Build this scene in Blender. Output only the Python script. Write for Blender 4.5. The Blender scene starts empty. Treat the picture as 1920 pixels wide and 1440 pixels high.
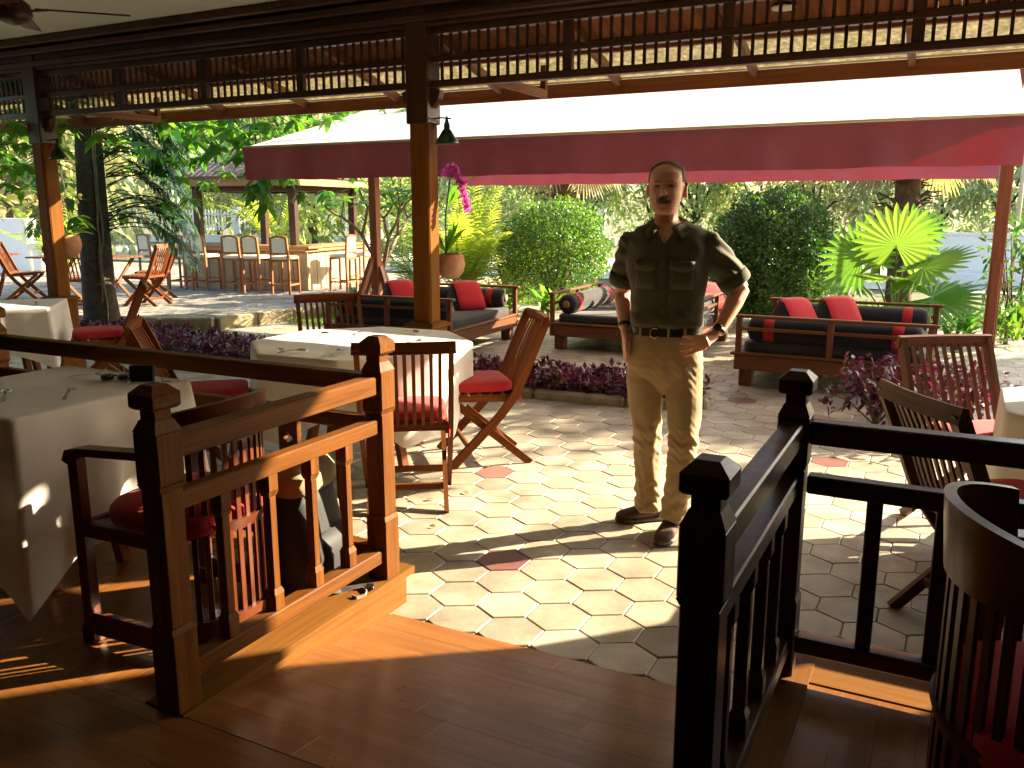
import bpy, bmesh, math, random
import numpy as np
from mathutils import Vector, Matrix
random.seed(7)
rng = np.random.default_rng(11)
S = bpy.context.scene
COL = S.collection
PI = math.pi

# ---------------------------------------------------------------- camera, sky, sun, exposure
TH, PS = 0.2008, 0.4737
cd = bpy.data.cameras.new('camera')
cam = bpy.data.objects.new('camera', cd)
COL.objects.link(cam)
cam.location = (0, 0, 1.58)
cam.rotation_euler = (PI / 2 - TH, 0, PS)
cd.sensor_fit = 'HORIZONTAL'
cd.sensor_width = 36.0
cd.lens = 1608.0 / 1920.0 * 36.0
cd.clip_start = 0.05
cd.clip_end = 500
S.camera = cam

SUN_EL = math.radians(25.0)
SX, SY = 0.69, 0.724            # horizontal direction towards the sun
SUN_STRENGTH, SKY_STRENGTH, EXPOSURE = 5.0, 0.09, 2.58
w = bpy.data.worlds.new('World')
S.world = w
w.use_nodes = True
nt = w.node_tree
sky = nt.nodes.new('ShaderNodeTexSky')
sky.sky_type = 'NISHITA'
sky.sun_disc = False
sky.sun_elevation = SUN_EL
sky.sun_rotation = math.atan2(SX, SY)
sky.air_density = 1.0
sky.dust_density = 2.5
sky.ozone_density = 0.6
bg = nt.nodes['Background']
bg.inputs['Strength'].default_value = SKY_STRENGTH
nt.links.new(sky.outputs['Color'], bg.inputs['Color'])
sd = bpy.data.lights.new('sun', 'SUN')
sd.energy = SUN_STRENGTH
sd.angle = math.radians(0.5)
sd.color = (1.0, 0.82, 0.57)
sun = bpy.data.objects.new('sun', sd)
COL.objects.link(sun)
_d = Vector((SX * math.cos(SUN_EL), SY * math.cos(SUN_EL), math.sin(SUN_EL)))
sun.rotation_euler = _d.to_track_quat('Z', 'Y').to_euler()
sun.location = (6, 6, 8)
S.view_settings.view_transform = 'Standard'
S.view_settings.look = 'None'
S.view_settings.exposure = EXPOSURE
S.view_settings.gamma = 1
S.render.engine = 'CYCLES'
try:
    cy = S.cycles
    cy.use_denoising = True
    cy.denoiser = 'OPENIMAGEDENOISE'
    cy.max_bounces = 10
    cy.diffuse_bounces = 5
    cy.glossy_bounces = 4
    cy.transmission_bounces = 6
    cy.transparent_max_bounces = 12
    cy.sample_clamp_indirect = 6.0
    cy.caustics_reflective = False
    cy.caustics_refractive = False
except Exception:
    pass

# ---------------------------------------------------------------- helpers
def V3(a): return np.array(a, float)
def nrm(a):
    a = V3(a); n = np.linalg.norm(a); return a / n if n > 1e-9 else a
ZU = V3((0, 0, 1))

class MB:
    """collects boxes, bars, tubes, lofts and prisms; build() links them as ONE mesh object"""
    def __init__(s): s.V, s.F, s.G, s.SM = [], [], [], []
    def add(s, vs, fs, gr=None, sm=False):
        o = len(s.V)
        vs = [tuple(float(c) for c in v) for v in vs]
        s.V += vs
        off = V3((random.random() * 9, random.random() * 9, random.random() * 9))
        if gr is None: gr = [V3(v) + off for v in vs]
        else: gr = [V3(g) + off for g in gr]
        s.G += [tuple(g) for g in gr]
        for f in fs:
            s.F.append([o + i for i in f]); s.SM.append(sm)
    def obox(s, c, X, Y, Z, hx, hy, hz, ch=0.003):
        c, X, Y, Z = V3(c), nrm(X), nrm(Y), nrm(Z)
        h = (hx, hy, hz)
        order = sorted(range(3), key=lambda i: -h[i])
        vs, gr, fs = [], [], []
        ch = min(ch, 0.45 * min(h))
        idx = {}
        if ch <= 0:
            for sx in (-1, 1):
                for sy in (-1, 1):
                    for sz in (-1, 1):
                        l = (sx * hx, sy * hy, sz * hz)
                        idx[(sx, sy, sz)] = len(vs)
                        vs.append(c + X * l[0] + Y * l[1] + Z * l[2]); gr.append([l[i] for i in order])
            for a in range(3):
                for sg in (-1, 1):
                    q = []
                    for u, v in ((-1, -1), (1, -1), (1, 1), (-1, 1)):
                        k = [0, 0, 0]; k[a] = sg; k[(a + 1) % 3] = u; k[(a + 2) % 3] = v; q.append(idx[tuple(k)])
                    fs.append(q if sg > 0 else q[::-1])
            s.add(vs, fs, gr); return
        for sx in (-1, 1):
            for sy in (-1, 1):
                for sz in (-1, 1):
                    sg = (sx, sy, sz)
                    for a in range(3):
                        l = [sg[i] * (h[i] - (0 if i == a else ch)) for i in range(3)]
                        idx[(sg, a)] = len(vs)
                        vs.append(c + X * l[0] + Y * l[1] + Z * l[2]); gr.append([l[i] for i in order])
        for a in range(3):
            b, d = (a + 1) % 3, (a + 2) % 3
            for sg in (-1, 1):
                q = []
                for u, v in ((-1, -1), (1, -1), (1, 1), (-1, 1)):
                    k = [0, 0, 0]; k[a] = sg; k[b] = u; k[d] = v; q.append(idx[(tuple(k), a)])
                fs.append(q if sg > 0 else q[::-1])
            for su in (-1, 1):           # edges along axis a
                for sv in (-1, 1):
                    k0 = [0, 0, 0]; k0[a] = -1; k0[b] = su; k0[d] = sv
                    k1 = list(k0); k1[a] = 1
                    q = [idx[(tuple(k0), b)], idx[(tuple(k1), b)], idx[(tuple(k1), d)], idx[(tuple(k0), d)]]
                    fs.append(q if su * sv < 0 else q[::-1])
        for sx in (-1, 1):
            for sy in (-1, 1):
                for sz in (-1, 1):
                    t = [idx[((sx, sy, sz), i)] for i in range(3)]
                    fs.append(t if sx * sy * sz > 0 else t[::-1])
        s.add(vs, fs, gr)
    def box(s, c, sz, rz=0.0, ch=0.003):
        X = (math.cos(rz), math.sin(rz), 0); Y = (-math.sin(rz), math.cos(rz), 0)
        s.obox(c, X, Y, ZU, sz[0] / 2, sz[1] / 2, sz[2] / 2, ch); return s
    def bar(s, p, q, w, h, up=ZU, ch=0.003):
        p, q = V3(p), V3(q); d = q - p; L = np.linalg.norm(d); X = d / L
        up = V3(up)
        if abs(X @ nrm(up)) > 0.98: up = V3((0, 1, 0))
        Y = nrm(np.cross(up, X)); Z = np.cross(X, Y)
        s.obox((p + q) / 2, X, Y, Z, L / 2, w / 2, h / 2, ch); return s
    def ribbon(s, pts, w, h, side=(1, 0, 0), ch=0):
        """rectangular section swept along a polyline: w along `side`, h across"""
        pts = [V3(p) for p in pts]; n = len(pts); vs, gr, fs = [], [], []
        side = nrm(side); acc = 0
        for i, p in enumerate(pts):
            t = nrm(pts[min(i + 1, n - 1)] - pts[max(i - 1, 0)])
            sd_ = nrm(side - t * (side @ t)); nn = np.cross(t, sd_)
            if i: acc += np.linalg.norm(p - pts[i - 1])
            for a, b in ((-1, -1), (1, -1), (1, 1), (-1, 1)):
                vs.append(p + sd_ * a * w / 2 + nn * b * h / 2); gr.append((acc, a * w / 2, b * h / 2))
        for i in range(n - 1):
            for k in range(4):
                a = i * 4 + k; b = i * 4 + (k + 1) % 4
                fs.append([a, b, b + 4, a + 4])
        fs.append([3, 2, 1, 0]); fs.append([4 * n - 4, 4 * n - 3, 4 * n - 2, 4 * n - 1])
        s.add(vs, fs, gr); return s
    def tube(s, pts, r, n=8, caps=True, sm=True):
        pts = [V3(p) for p in pts]; m = len(pts)
        if not hasattr(r, '__len__'): r = [r] * m
        rings = []; prev = None
        for i, p in enumerate(pts):
            t = nrm(pts[min(i + 1, m - 1)] - pts[max(i - 1, 0)])
            if prev is None:
                u = nrm(np.cross(t, ZU if abs(t[2]) < 0.9 else V3((1, 0, 0))))
            else:
                u = nrm(prev - t * (prev @ t))
            prev = u; v = np.cross(t, u)
            rings.append([p + r[i] * (u * math.cos(2 * PI * k / n) + v * math.sin(2 * PI * k / n)) for k in range(n)])
        return s.loft(rings, caps, sm)
    def loft(s, rings, caps=True, sm=True):
        n = len(rings[0]); vs, gr, fs = [], [], []; acc = 0
        cs = [sum(V3(p) for p in R) / n for R in rings]
        for i, R in enumerate(rings):
            if i: acc += np.linalg.norm(cs[i] - cs[i - 1])
            for k, p in enumerate(R):
                vs.append(p); gr.append((acc,) + tuple((V3(p) - cs[i])[:2]))
        for i in range(len(rings) - 1):
            for k in range(n):
                a, b = i * n + k, i * n + (k + 1) % n
                fs.append([a, b, b + n, a + n])
        if caps:
            fs.append(list(range(n))[::-1]); fs.append([(len(rings) - 1) * n + k for k in range(n)])
        s.add(vs, fs, gr, sm); return s
    def lathe(s, prof, c=(0, 0, 0), n=20, caps=True, sm=True):
        c = V3(c)
        return s.loft([[c + V3((r * math.cos(2 * PI * k / n), r * math.sin(2 * PI * k / n), z)) for k in range(n)] for r, z in prof], caps, sm)
    def prism(s, poly, vec):
        """extrude a planar 3-D polygon along vec"""
        n = len(poly); vec = V3(vec); poly = [V3(p) for p in poly]
        vs = poly + [p + vec for p in poly]
        nor = sum(np.cross(poly[i], poly[(i + 1) % n]) for i in range(n))
        fl = nor @ vec > 0
        fs = [list(range(n)), [n + i for i in range(n)]]
        fs = [fs[0][::-1], fs[1]] if fl else [fs[0], fs[1][::-1]]
        for i in range(n):
            j = (i + 1) % n
            q = [i, j, n + j, n + i]
            fs.append(q if fl else q[::-1])
        s.add(vs, fs); return s
    def frus(s, c, a, b, z0, z1, ch=0):
        """square frustum: half-size a at z0, b at z1"""
        c = V3(c)
        lo = [c + V3((x * a, y * a, z0)) for x, y in ((-1, -1), (1, -1), (1, 1), (-1, 1))]
        hi = [c + V3((x * b, y * b, z1)) for x, y in ((-1, -1), (1, -1), (1, 1), (-1, 1))]
        return s.loft([lo, hi], True, False)
    def build(s, name, mat, parent=None, loc=None, rz=0.0, auto=None):
        me = bpy.data.meshes.new(name)
        me.from_pydata(s.V, [], s.F)
        at = me.attributes.new('gr', 'FLOAT_VECTOR', 'POINT')
        at.data.foreach_set('vector', np.array(s.G, np.float32).ravel())
        me.polygons.foreach_set('use_smooth', np.array(s.SM, bool))
        me.materials.append(mat)
        me.update()
        if auto:
            me.polygons.foreach_set('use_smooth', np.ones(len(me.polygons), bool)); me.set_sharp_from_angle(angle=math.radians(auto))
        return link(name, me, parent, loc, rz)

def link(name, me, parent=None, loc=None, rz=0.0):
    o = bpy.data.objects.new(name, me)
    COL.objects.link(o)
    if parent is not None: o.parent = parent
    if loc is not None: o.location = loc
    if rz: o.rotation_euler = (0, 0, rz)
    return o

def npmesh(name, verts, faces, mat, parent=None, smooth=False, loc=None):
    """fast mesh from numpy arrays; faces all of one arity"""
    verts = np.asarray(verts, np.float32); faces = np.asarray(faces, np.int32)
    me = bpy.data.meshes.new(name)
    me.vertices.add(len(verts)); me.vertices.foreach_set('co', verts.ravel())
    k = faces.shape[1]
    me.loops.add(faces.size); me.loops.foreach_set('vertex_index', faces.ravel())
    me.polygons.add(len(faces))
    me.polygons.foreach_set('loop_start', np.arange(0, faces.size, k, dtype=np.int32))
    me.polygons.foreach_set('loop_total', np.full(len(faces), k, np.int32))
    me.polygons.foreach_set('use_smooth', np.full(len(faces), smooth, bool))
    me.materials.append(mat)
    me.update(calc_edges=True); me.validate()
    return link(name, me, parent, loc)

def tag(o, label=None, cat=None, group=None, kind=None):
    if label: o['label'] = label
    if cat: o['category'] = cat
    if group: o['group'] = group
    if kind: o['kind'] = kind
    return o

def thing(name, label, cat, loc=(0, 0, 0), rz=0.0, group=None):
    o = bpy.data.objects.new(name, None)
    o.empty_display_size = 0.1
    COL.objects.link(o)
    o.location = loc; o.rotation_euler = (0, 0, rz)
    return tag(o, label, cat, group)

def dup(root, loc, rz, label, group=None):
    def cp(o, par):
        c = o.copy(); COL.objects.link(c); c.parent = par
        for ch in list(o.children): cp(ch, c)
        return c
    r = cp(root, None)
    r.location = loc; r.rotation_euler = (0, 0, rz); r['label'] = label
    if group: r['group'] = group
    return r

def face_rz(fx, fy): return math.atan2(-fx, fy)      # local +Y turned towards (fx, fy)

# ---------------------------------------------------------------- materials
def newmat(name):
    m = bpy.data.materials.new(name); m.use_nodes = True
    n = m.node_tree.nodes; l = m.node_tree.links
    return m, n, l, n['Principled BSDF'], n['Material Output']
def rgb(c): return (c[0], c[1], c[2], 1.0)
def ramp(n, l, fac, stops):
    r = n.new('ShaderNodeValToRGB')
    e = r.color_ramp.elements
    while len(e) < len(stops): e.new(0.5)
    for i, (p, c) in enumerate(stops):
        e[i].position = p; e[i].color = rgb(c)
    l.new(fac, r.inputs['Fac']); return r
def noise(n, l, vec, scale, detail=3, rough=0.55):
    t = n.new('ShaderNodeTexNoise'); t.inputs['Scale'].default_value = scale
    t.inputs['Detail'].default_value = detail; t.inputs['Roughness'].default_value = rough
    if vec is not None: l.new(vec, t.inputs['Vector'])
    return t.outputs['Fac']
def bump(n, l, h, p, strength, dist=0.01):
    b = n.new('ShaderNodeBump'); b.inputs['Strength'].default_value = strength; b.inputs['Distance'].default_value = dist
    l.new(h, b.inputs['Height']); l.new(b.outputs['Normal'], p.inputs['Normal'])
def mixc(n, l, fac, a, b, typ='MIX'):
    m = n.new('ShaderNodeMix'); m.data_type = 'RGBA'; m.blend_type = typ
    if hasattr(fac, 'is_linked'): l.new(fac, m.inputs[0])
    else: m.inputs[0].default_value = fac
    for k, v in ((6, a), (7, b)):
        if hasattr(v, 'is_linked'): l.new(v, m.inputs[k])
        else: m.inputs[k].default_value = rgb(v)
    return m.outputs[2]
def math_(n, l, op, a, b=0.0):
    m = n.new('ShaderNodeMath'); m.operation = op
    for i, v in enumerate((a, b)):
        if hasattr(v, 'is_linked'): l.new(v, m.inputs[i])
        else: m.inputs[i].default_value = v
    return m.outputs[0]
def maprange(n, l, v, lo, hi):
    m = n.new('ShaderNodeMapRange'); l.new(v, m.inputs[0]); m.inputs[3].default_value = lo; m.inputs[4].default_value = hi
    return m.outputs[0]
def rnd(n, l):
    g = n.new('ShaderNodeNewGeometry'); o = n.new('ShaderNodeObjectInfo')
    a = math_(n, l, 'ADD', g.outputs['Random Per Island'], o.outputs['Random'])
    return math_(n, l, 'FRACT', a)
def hsv(n, l, col, val, hue=None):
    h = n.new('ShaderNodeHueSaturation'); l.new(col, h.inputs['Color']); l.new(val, h.inputs['Value'])
    if hue is not None: l.new(hue, h.inputs['Hue'])
    return h.outputs['Color']

def wood(name, c1, c2, rough=0.35, grain=1.0, coat=0.0, var=0.25, spec=0.22):
    m, n, l, p, o = newmat(name)
    at = n.new('ShaderNodeAttribute'); at.attribute_name = 'gr'
    mp = n.new('ShaderNodeMapping'); mp.inputs['Scale'].default_value = (1.1, 26, 26)
    l.new(at.outputs['Vector'], mp.inputs['Vector'])
    f = noise(n, l, mp.outputs['Vector'], 2.2 * grain, 6, 0.65)
    mp2 = n.new('ShaderNodeMapping'); mp2.inputs['Scale'].default_value = (0.7, 5, 5)
    l.new(at.outputs['Vector'], mp2.inputs['Vector'])
    f2 = noise(n, l, mp2.outputs['Vector'], 3.0, 3)
    mid = [0.5 * (a + b) for a, b in zip(c1, c2)]
    r = ramp(n, l, f, [(0.3, c1), (0.52, mid), (0.72, c2)])
    val = maprange(n, l, rnd(n, l), 1 - var, 1 + var)
    val = math_(n, l, 'MULTIPLY', val, maprange(n, l, f2, 0.75, 1.25))
    l.new(hsv(n, l, r.outputs['Color'], val), p.inputs['Base Color'])
    l.new(math_(n, l, 'ADD', maprange(n, l, f, rough + 0.12, rough - 0.08), maprange(n, l, noise(n, l, at.outputs['Vector'], 9.0, 5, 0.7), -0.12, 0.16)), p.inputs['Roughness'])
    p.inputs['Specular IOR Level'].default_value = spec
    p.inputs['Coat Weight'].default_value = coat; p.inputs['Coat Roughness'].default_value = 0.18
    bump(n, l, f, p, 0.12, 0.004)
    return m
def plain(name, c, rough=0.6, c2=None, sc=6.0, bmp=0.0, metal=0.0, bsc=40.0, spec=0.5, sheen=0.0, var=0.0):
    m, n, l, p, o = newmat(name)
    tc = n.new('ShaderNodeTexCoord')
    p.inputs['Roughness'].default_value = rough; p.inputs['Metallic'].default_value = metal
    p.inputs['Specular IOR Level'].default_value = spec
    p.inputs['Sheen Weight'].default_value = sheen
    c2 = c2 or [x * 0.8 for x in c]
    r = ramp(n, l, noise(n, l, tc.outputs['Object'], sc, 5), [(0.35, c), (0.68, c2)]).outputs['Color']
    if var: r = hsv(n, l, r, maprange(n, l, rnd(n, l), 1 - var, 1 + var))
    l.new(r, p.inputs['Base Color'])
    if bmp: bump(n, l, noise(n, l, tc.outputs['Object'], bsc, 4), p, bmp, 0.01)
    return m
def cloth(name, c, c2, trans=0.0, weave=600.0, rough=0.85, fold=0.0, tcol=None):
    m, n, l, p, o = newmat(name)
    tc = n.new('ShaderNodeTexCoord')
    r = ramp(n, l, noise(n, l, tc.outputs['Object'], 3.5, 4), [(0.3, c), (0.7, c2)])
    l.new(r.outputs['Color'], p.inputs['Base Color'])
    p.inputs['Roughness'].default_value = rough; p.inputs['Specular IOR Level'].default_value = 0.25
    p.inputs['Sheen Weight'].default_value = 0.15
    h = noise(n, l, tc.outputs['Object'], weave, 2)
    if fold:
        h = math_(n, l, 'ADD', math_(n, l, 'MULTIPLY', h, 0.15), math_(n, l, 'MULTIPLY', noise(n, l, tc.outputs['Object'], 7.0, 3), fold))
    bump(n, l, h, p, 0.35, 0.01)
    if trans:
        t = n.new('ShaderNodeBsdfTranslucent')
        if tcol: t.inputs['Color'].default_value = rgb(tcol)
        else: l.new(r.outputs['Color'], t.inputs['Color'])
        mx = n.new('ShaderNodeMixShader'); mx.inputs[0].default_value = trans
        l.new(p.outputs[0], mx.inputs[1]); l.new(t.outputs[0], mx.inputs[2]); l.new(mx.outputs[0], o.inputs['Surface'])
    return m
def leaf(name, c, ct, trans=0.45, rough=0.4, hue=0.03, var=0.4):
    m, n, l, p, o = newmat(name)
    rv = rnd(n, l)
    rgbn = n.new('ShaderNodeRGB'); rgbn.outputs[0].default_value = rgb(c)
    rgbt = n.new('ShaderNodeRGB'); rgbt.outputs[0].default_value = rgb(ct)
    hv = maprange(n, l, math_(n, l, 'FRACT', math_(n, l, 'MULTIPLY', rv, 7.31)), 0.5 - hue, 0.5 + hue)
    vv = maprange(n, l, rv, 1 - var, 1 + var)
    l.new(hsv(n, l, rgbn.outputs[0], vv, hv), p.inputs['Base Color'])
    p.inputs['Roughness'].default_value = rough
    t = n.new('ShaderNodeBsdfTranslucent'); l.new(hsv(n, l, rgbt.outputs[0], vv, hv), t.inputs['Color'])
    mx = n.new('ShaderNodeMixShader'); mx.inputs[0].default_value = trans
    l.new(p.outputs[0], mx.inputs[1]); l.new(t.outputs[0], mx.inputs[2]); l.new(mx.outputs[0], o.inputs['Surface'])
    return m

M = {}
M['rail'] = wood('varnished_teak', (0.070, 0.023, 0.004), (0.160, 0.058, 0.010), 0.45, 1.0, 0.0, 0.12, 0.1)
M['post'] = wood('post_teak', (0.115, 0.040, 0.005), (0.185, 0.068, 0.007), 0.5, 0.8, 0.0, 0.1, 0.07)
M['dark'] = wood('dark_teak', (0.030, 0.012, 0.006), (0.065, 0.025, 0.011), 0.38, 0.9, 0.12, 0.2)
M['chair'] = wood('chair_teak', (0.105, 0.030, 0.008), (0.19, 0.062, 0.016), 0.5, 1.0, 0.0, 0.2, 0.1)
M['chairb'] = wood('weathered_teak', (0.085, 0.036, 0.016), (0.18, 0.085, 0.038), 0.45, 1.0, 0.0, 0.2)
M['barrel'] = wood('mahogany', (0.06, 0.014, 0.006), (0.13, 0.034, 0.012), 0.34, 0.9, 0.12, 0.15)
M['soffit'] = wood('soffit_teak', (0.12, 0.042, 0.018), (0.22, 0.080, 0.030), 0.5, 0.8, 0.0, 0.25)
M['floor'] = wood('floor_teak', (0.135, 0.050, 0.011), (0.215, 0.086, 0.020), 0.28, 0.6, 0.08, 0.14, 0.3)
M['plinth'] = wood('plinth_teak', (0.12, 0.048, 0.010), (0.195, 0.086, 0.018), 0.5, 0.8, 0.0, 0.1, 0.1)
M['daybed'] = wood('daybed_teak', (0.11, 0.038, 0.014), (0.20, 0.075, 0.027), 0.45, 0.9, 0.0, 0.15)
M['stool'] = wood('stool_teak', (0.22, 0.07, 0.025), (0.36, 0.14, 0.05), 0.4, 0.9, 0.1, 0.15)
M['barwood'] = wood('bar_wood', (0.22, 0.11, 0.045), (0.38, 0.21, 0.09), 0.5, 0.7, 0.0, 0.15)
M['linen'] = cloth('white_linen', (0.88, 0.85, 0.78), (0.82, 0.79, 0.71), 0.25, 700, 0.85, 0.35)
M['red'] = cloth('red_cotton', (0.50, 0.022, 0.028), (0.40, 0.016, 0.022), 0.0, 500, 0.9)
M['pillow'] = cloth('red_pillow', (0.52, 0.026, 0.035), (0.42, 0.018, 0.026), 0.08, 500, 0.9, 0.6)
M['black'] = cloth('black_cotton', (0.012, 0.012, 0.013), (0.022, 0.022, 0.022), 0.0, 500, 0.85, 0.5)
M['grey'] = cloth('charcoal_cotton', (0.022, 0.022, 0.021), (0.032, 0.031, 0.029), 0.0, 500, 0.85, 0.6)
M['bolstercore'] = plain('bolster_button', (0.3, 0.17, 0.08), 0.8)
M['cream'] = cloth('cream_upholstery', (0.74, 0.66, 0.48), (0.66, 0.58, 0.41), 0.0, 500, 0.85)
M['awning'] = cloth('awning_canvas', (0.80, 0.68, 0.63), (0.72, 0.58, 0.54), 0.25, 300, 0.5)  # cream colour stands in for glare on the canopy top
M['valance'] = cloth('maroon_canvas', (0.42, 0.135, 0.225), (0.36, 0.115, 0.19), 0.035, 300, 0.7, 0.0, (0.42, 0.012, 0.016))
M['awnpost'] = wood('awning_frame_wood', (0.20, 0.06, 0.028), (0.32, 0.105, 0.05), 0.4, 0.8, 0.1, 0.1)
M['trim'] = plain('awning_piping', (0.62, 0.58, 0.40), 0.5)
M['ceil'] = plain('ceiling_paint', (0.72, 0.76, 0.70), 0.9, (0.66, 0.70, 0.64), 2)
M['wallp'] = plain('wall_panelling', (0.055, 0.030, 0.016), 0.7, (0.04, 0.02, 0.011), 2)
M['whitewall'] = plain('white_render', (0.86, 0.85, 0.82), 0.9, (0.80, 0.79, 0.75), 1.5, 0.2)
M['concrete'] = plain('concrete_kerb', (0.34, 0.30, 0.20), 0.95, (0.20, 0.17, 0.10), 9, 0.6)
M['soil'] = plain('garden_soil', (0.07, 0.045, 0.028), 1.0, (0.04, 0.025, 0.015), 12, 0.8)
M['grout'] = plain('paving_joint', (0.33, 0.30, 0.23), 0.95, (0.22, 0.20, 0.15), 14, 0.5)
M['road'] = plain('pale_road', (0.55, 0.53, 0.48), 0.95, (0.46, 0.44, 0.39), 1.2, 0.3)
M['lawn'] = plain('lawn_ground', (0.07, 0.09, 0.03), 1.0, (0.12, 0.11, 0.05), 3, 0.6)
M['metal'] = plain('cutlery_steel', (0.55, 0.54, 0.52), 0.22, (0.5, 0.5, 0.48), 6, 0, 1.0)
M['iron'] = plain('black_iron', (0.03, 0.03, 0.03), 0.45, None, 6, 0, 0.6)
M['greenlamp'] = plain('green_enamel', (0.012, 0.045, 0.022), 0.25)
M['plastic'] = plain('black_plastic', (0.012, 0.012, 0.014), 0.3)
M['terracotta'] = plain('terracotta', (0.42, 0.17, 0.085), 0.85, (0.52, 0.30, 0.18), 9, 0.3)
M['bark'] = plain('tree_bark', (0.035, 0.027, 0.018), 0.95, (0.075, 0.060, 0.038), 14, 1.0, 0, 60)
M['twig'] = plain('branch_bark', (0.22, 0.18, 0.13), 0.9, (0.14, 0.11, 0.07), 16, 0.4)
M['palmbark'] = plain('palm_bark', (0.13, 0.080, 0.042), 0.95, (0.05, 0.030, 0.017), 9, 1.0, 0, 30)
M['rooftile'] = plain('roof_tile', (0.22, 0.16, 0.13), 0.9, (0.13, 0.095, 0.08), 9, 0.3, var=0.3)
M['barpanel'] = plain('bar_panel', (0.46, 0.34, 0.20), 0.8, (0.36, 0.26, 0.14), 6, 0.3)
M['petal'] = leaf('orchid_petal', (0.62, 0.10, 0.42), (0.7, 0.12, 0.5), 0.4, 0.5, 0.02, 0.3)
M['petalw'] = leaf('pale_petal', (0.75, 0.62, 0.35), (0.8, 0.65, 0.4), 0.4, 0.5, 0.03, 0.25)
M['lf_bush'] = leaf('bush_leaf', (0.070, 0.160, 0.020), (0.16, 0.34, 0.02), 0.30, 0.4)
M['lf_dark'] = leaf('dark_bush_leaf', (0.040, 0.095, 0.016), (0.12, 0.30, 0.02), 0.28, 0.4)
M['lf_tree'] = leaf('tree_leaf', (0.16, 0.22, 0.08), (0.40, 0.54, 0.14), 0.45, 0.45, 0.04)
M['lf_grey'] = leaf('grey_green_leaf', (0.23, 0.29, 0.17), (0.44, 0.54, 0.26), 0.5, 0.5, 0.03)
M['lf_pale'] = leaf('pale_leaf', (0.32, 0.33, 0.15), (0.54, 0.56, 0.22), 0.5, 0.5, 0.03)
M['lf_fan'] = leaf('fan_palm_leaf', (0.060, 0.15, 0.020), (0.15, 0.33, 0.03), 0.42, 0.4, 0.02, 0.2)
M['lf_areca'] = leaf('areca_leaf', (0.17, 0.27, 0.025), (0.55, 0.66, 0.05), 0.5, 0.4, 0.03, 0.3)
M['lf_dead'] = leaf('dry_palm_leaf', (0.26, 0.20, 0.08), (0.40, 0.33, 0.10), 0.35, 0.6, 0.03, 0.35)
M['lf_climb'] = leaf('climber_leaf', (0.028, 0.085, 0.03), (0.07, 0.20, 0.04), 0.32, 0.25, 0.02, 0.25)
M['lf_broad'] = leaf('broad_leaf', (0.055, 0.16, 0.018), (0.16, 0.40, 0.02), 0.45, 0.3, 0.03, 0.3)
M['lf_strap'] = leaf('strap_leaf', (0.06, 0.16, 0.02), (0.20, 0.40, 0.03), 0.45, 0.35, 0.03, 0.35)
M['lf_purple'] = leaf('purple_leaf', (0.070, 0.012, 0.030), (0.22, 0.014, 0.07), 0.25, 0.35, 0.03, 0.55)
M['lf_dry'] = leaf('fallen_leaf', (0.22, 0.13, 0.05), (0.2, 0.12, 0.04), 0.1, 0.7, 0.02, 0.4)
M['grass'] = leaf('grass_blade', (0.07, 0.14, 0.02), (0.18, 0.32, 0.03), 0.4, 0.5, 0.03, 0.35)

def tile_mat(name, c, c2, rough=0.5):
    m, n, l, p, o = newmat(name)
    geo = n.new('ShaderNodeNewGeometry')
    f = noise(n, l, geo.outputs['Position'], 5.0, 5)
    f2 = noise(n, l, geo.outputs['Position'], 60.0, 4)
    r = ramp(n, l, f, [(0.3, c), (0.7, c2)])
    f3 = noise(n, l, geo.outputs['Position'], 1.4, 6, 0.7)
    st = ramp(n, l, f3, [(0.36, (0.55, 0.52, 0.47)), (0.58, (1.0, 1.0, 1.0))])
    col = hsv(n, l, mixc(n, l, 1.0, r.outputs['Color'], st.outputs['Color'], 'MULTIPLY'), math_(n, l, 'MULTIPLY', maprange(n, l, rnd(n, l), 0.74, 1.2), maprange(n, l, f2, 0.85, 1.15)))
    l.new(col, p.inputs['Base Color'])
    l.new(maprange(n, l, f, rough - 0.12, rough + 0.2), p.inputs['Roughness'])
    bump(n, l, f2, p, 0.18, 0.004)
    return m
M['tile'] = tile_mat('cement_tile', (0.45, 0.41, 0.32), (0.33, 0.30, 0.235), 0.45)
M['redtile'] = tile_mat('red_cement_tile', (0.28, 0.115, 0.095), (0.21, 0.09, 0.08), 0.45)
M['paver'] = tile_mat('patio_paver', (0.30, 0.29, 0.26), (0.22, 0.21, 0.19), 0.8)

# roof sheet: translucent plastic with fallen leaves lying on it
m, n, l, p, o = newmat('roof_plastic')
tc = n.new('ShaderNodeTexCoord')
t = n.new('ShaderNodeBsdfTranslucent')
r = ramp(n, l, noise(n, l, tc.outputs['Object'], 26.0, 4, 0.7), [(0.42, (0.15, 0.125, 0.075)), (0.64, (0.40, 0.36, 0.25))])
l.new(r.outputs['Color'], t.inputs['Color'])
p.inputs['Base Color'].default_value = (0.35, 0.30, 0.16, 1); p.inputs['Roughness'].default_value = 0.35
mx = n.new('ShaderNodeMixShader'); mx.inputs[0].default_value = 0.75
l.new(p.outputs[0], mx.inputs[1]); l.new(t.outputs[0], mx.inputs[2])
tr = n.new('ShaderNodeBsdfTransparent'); tr.inputs['Color'].default_value = (0.85, 0.8, 0.6, 1)
mx2 = n.new('ShaderNodeMixShader'); mx2.inputs[0].default_value = 0.18
l.new(mx.outputs[0], mx2.inputs[1]); l.new(tr.outputs[0], mx2.inputs[2]); l.new(mx2.outputs[0], o.inputs['Surface'])
M['sheet'] = m
def glassmat(name, c):
    m, n, l, p, o = newmat(name)
    p.inputs['Base Color'].default_value = rgb(c); p.inputs['Roughness'].default_value = 0.08
    p.inputs['Specular IOR Level'].default_value = 0.8
    return m
M['carglass'] = glassmat('car_glass', (0.10, 0.16, 0.22))
M['lens'] = glassmat('dark_lens', (0.01, 0.01, 0.012))
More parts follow.
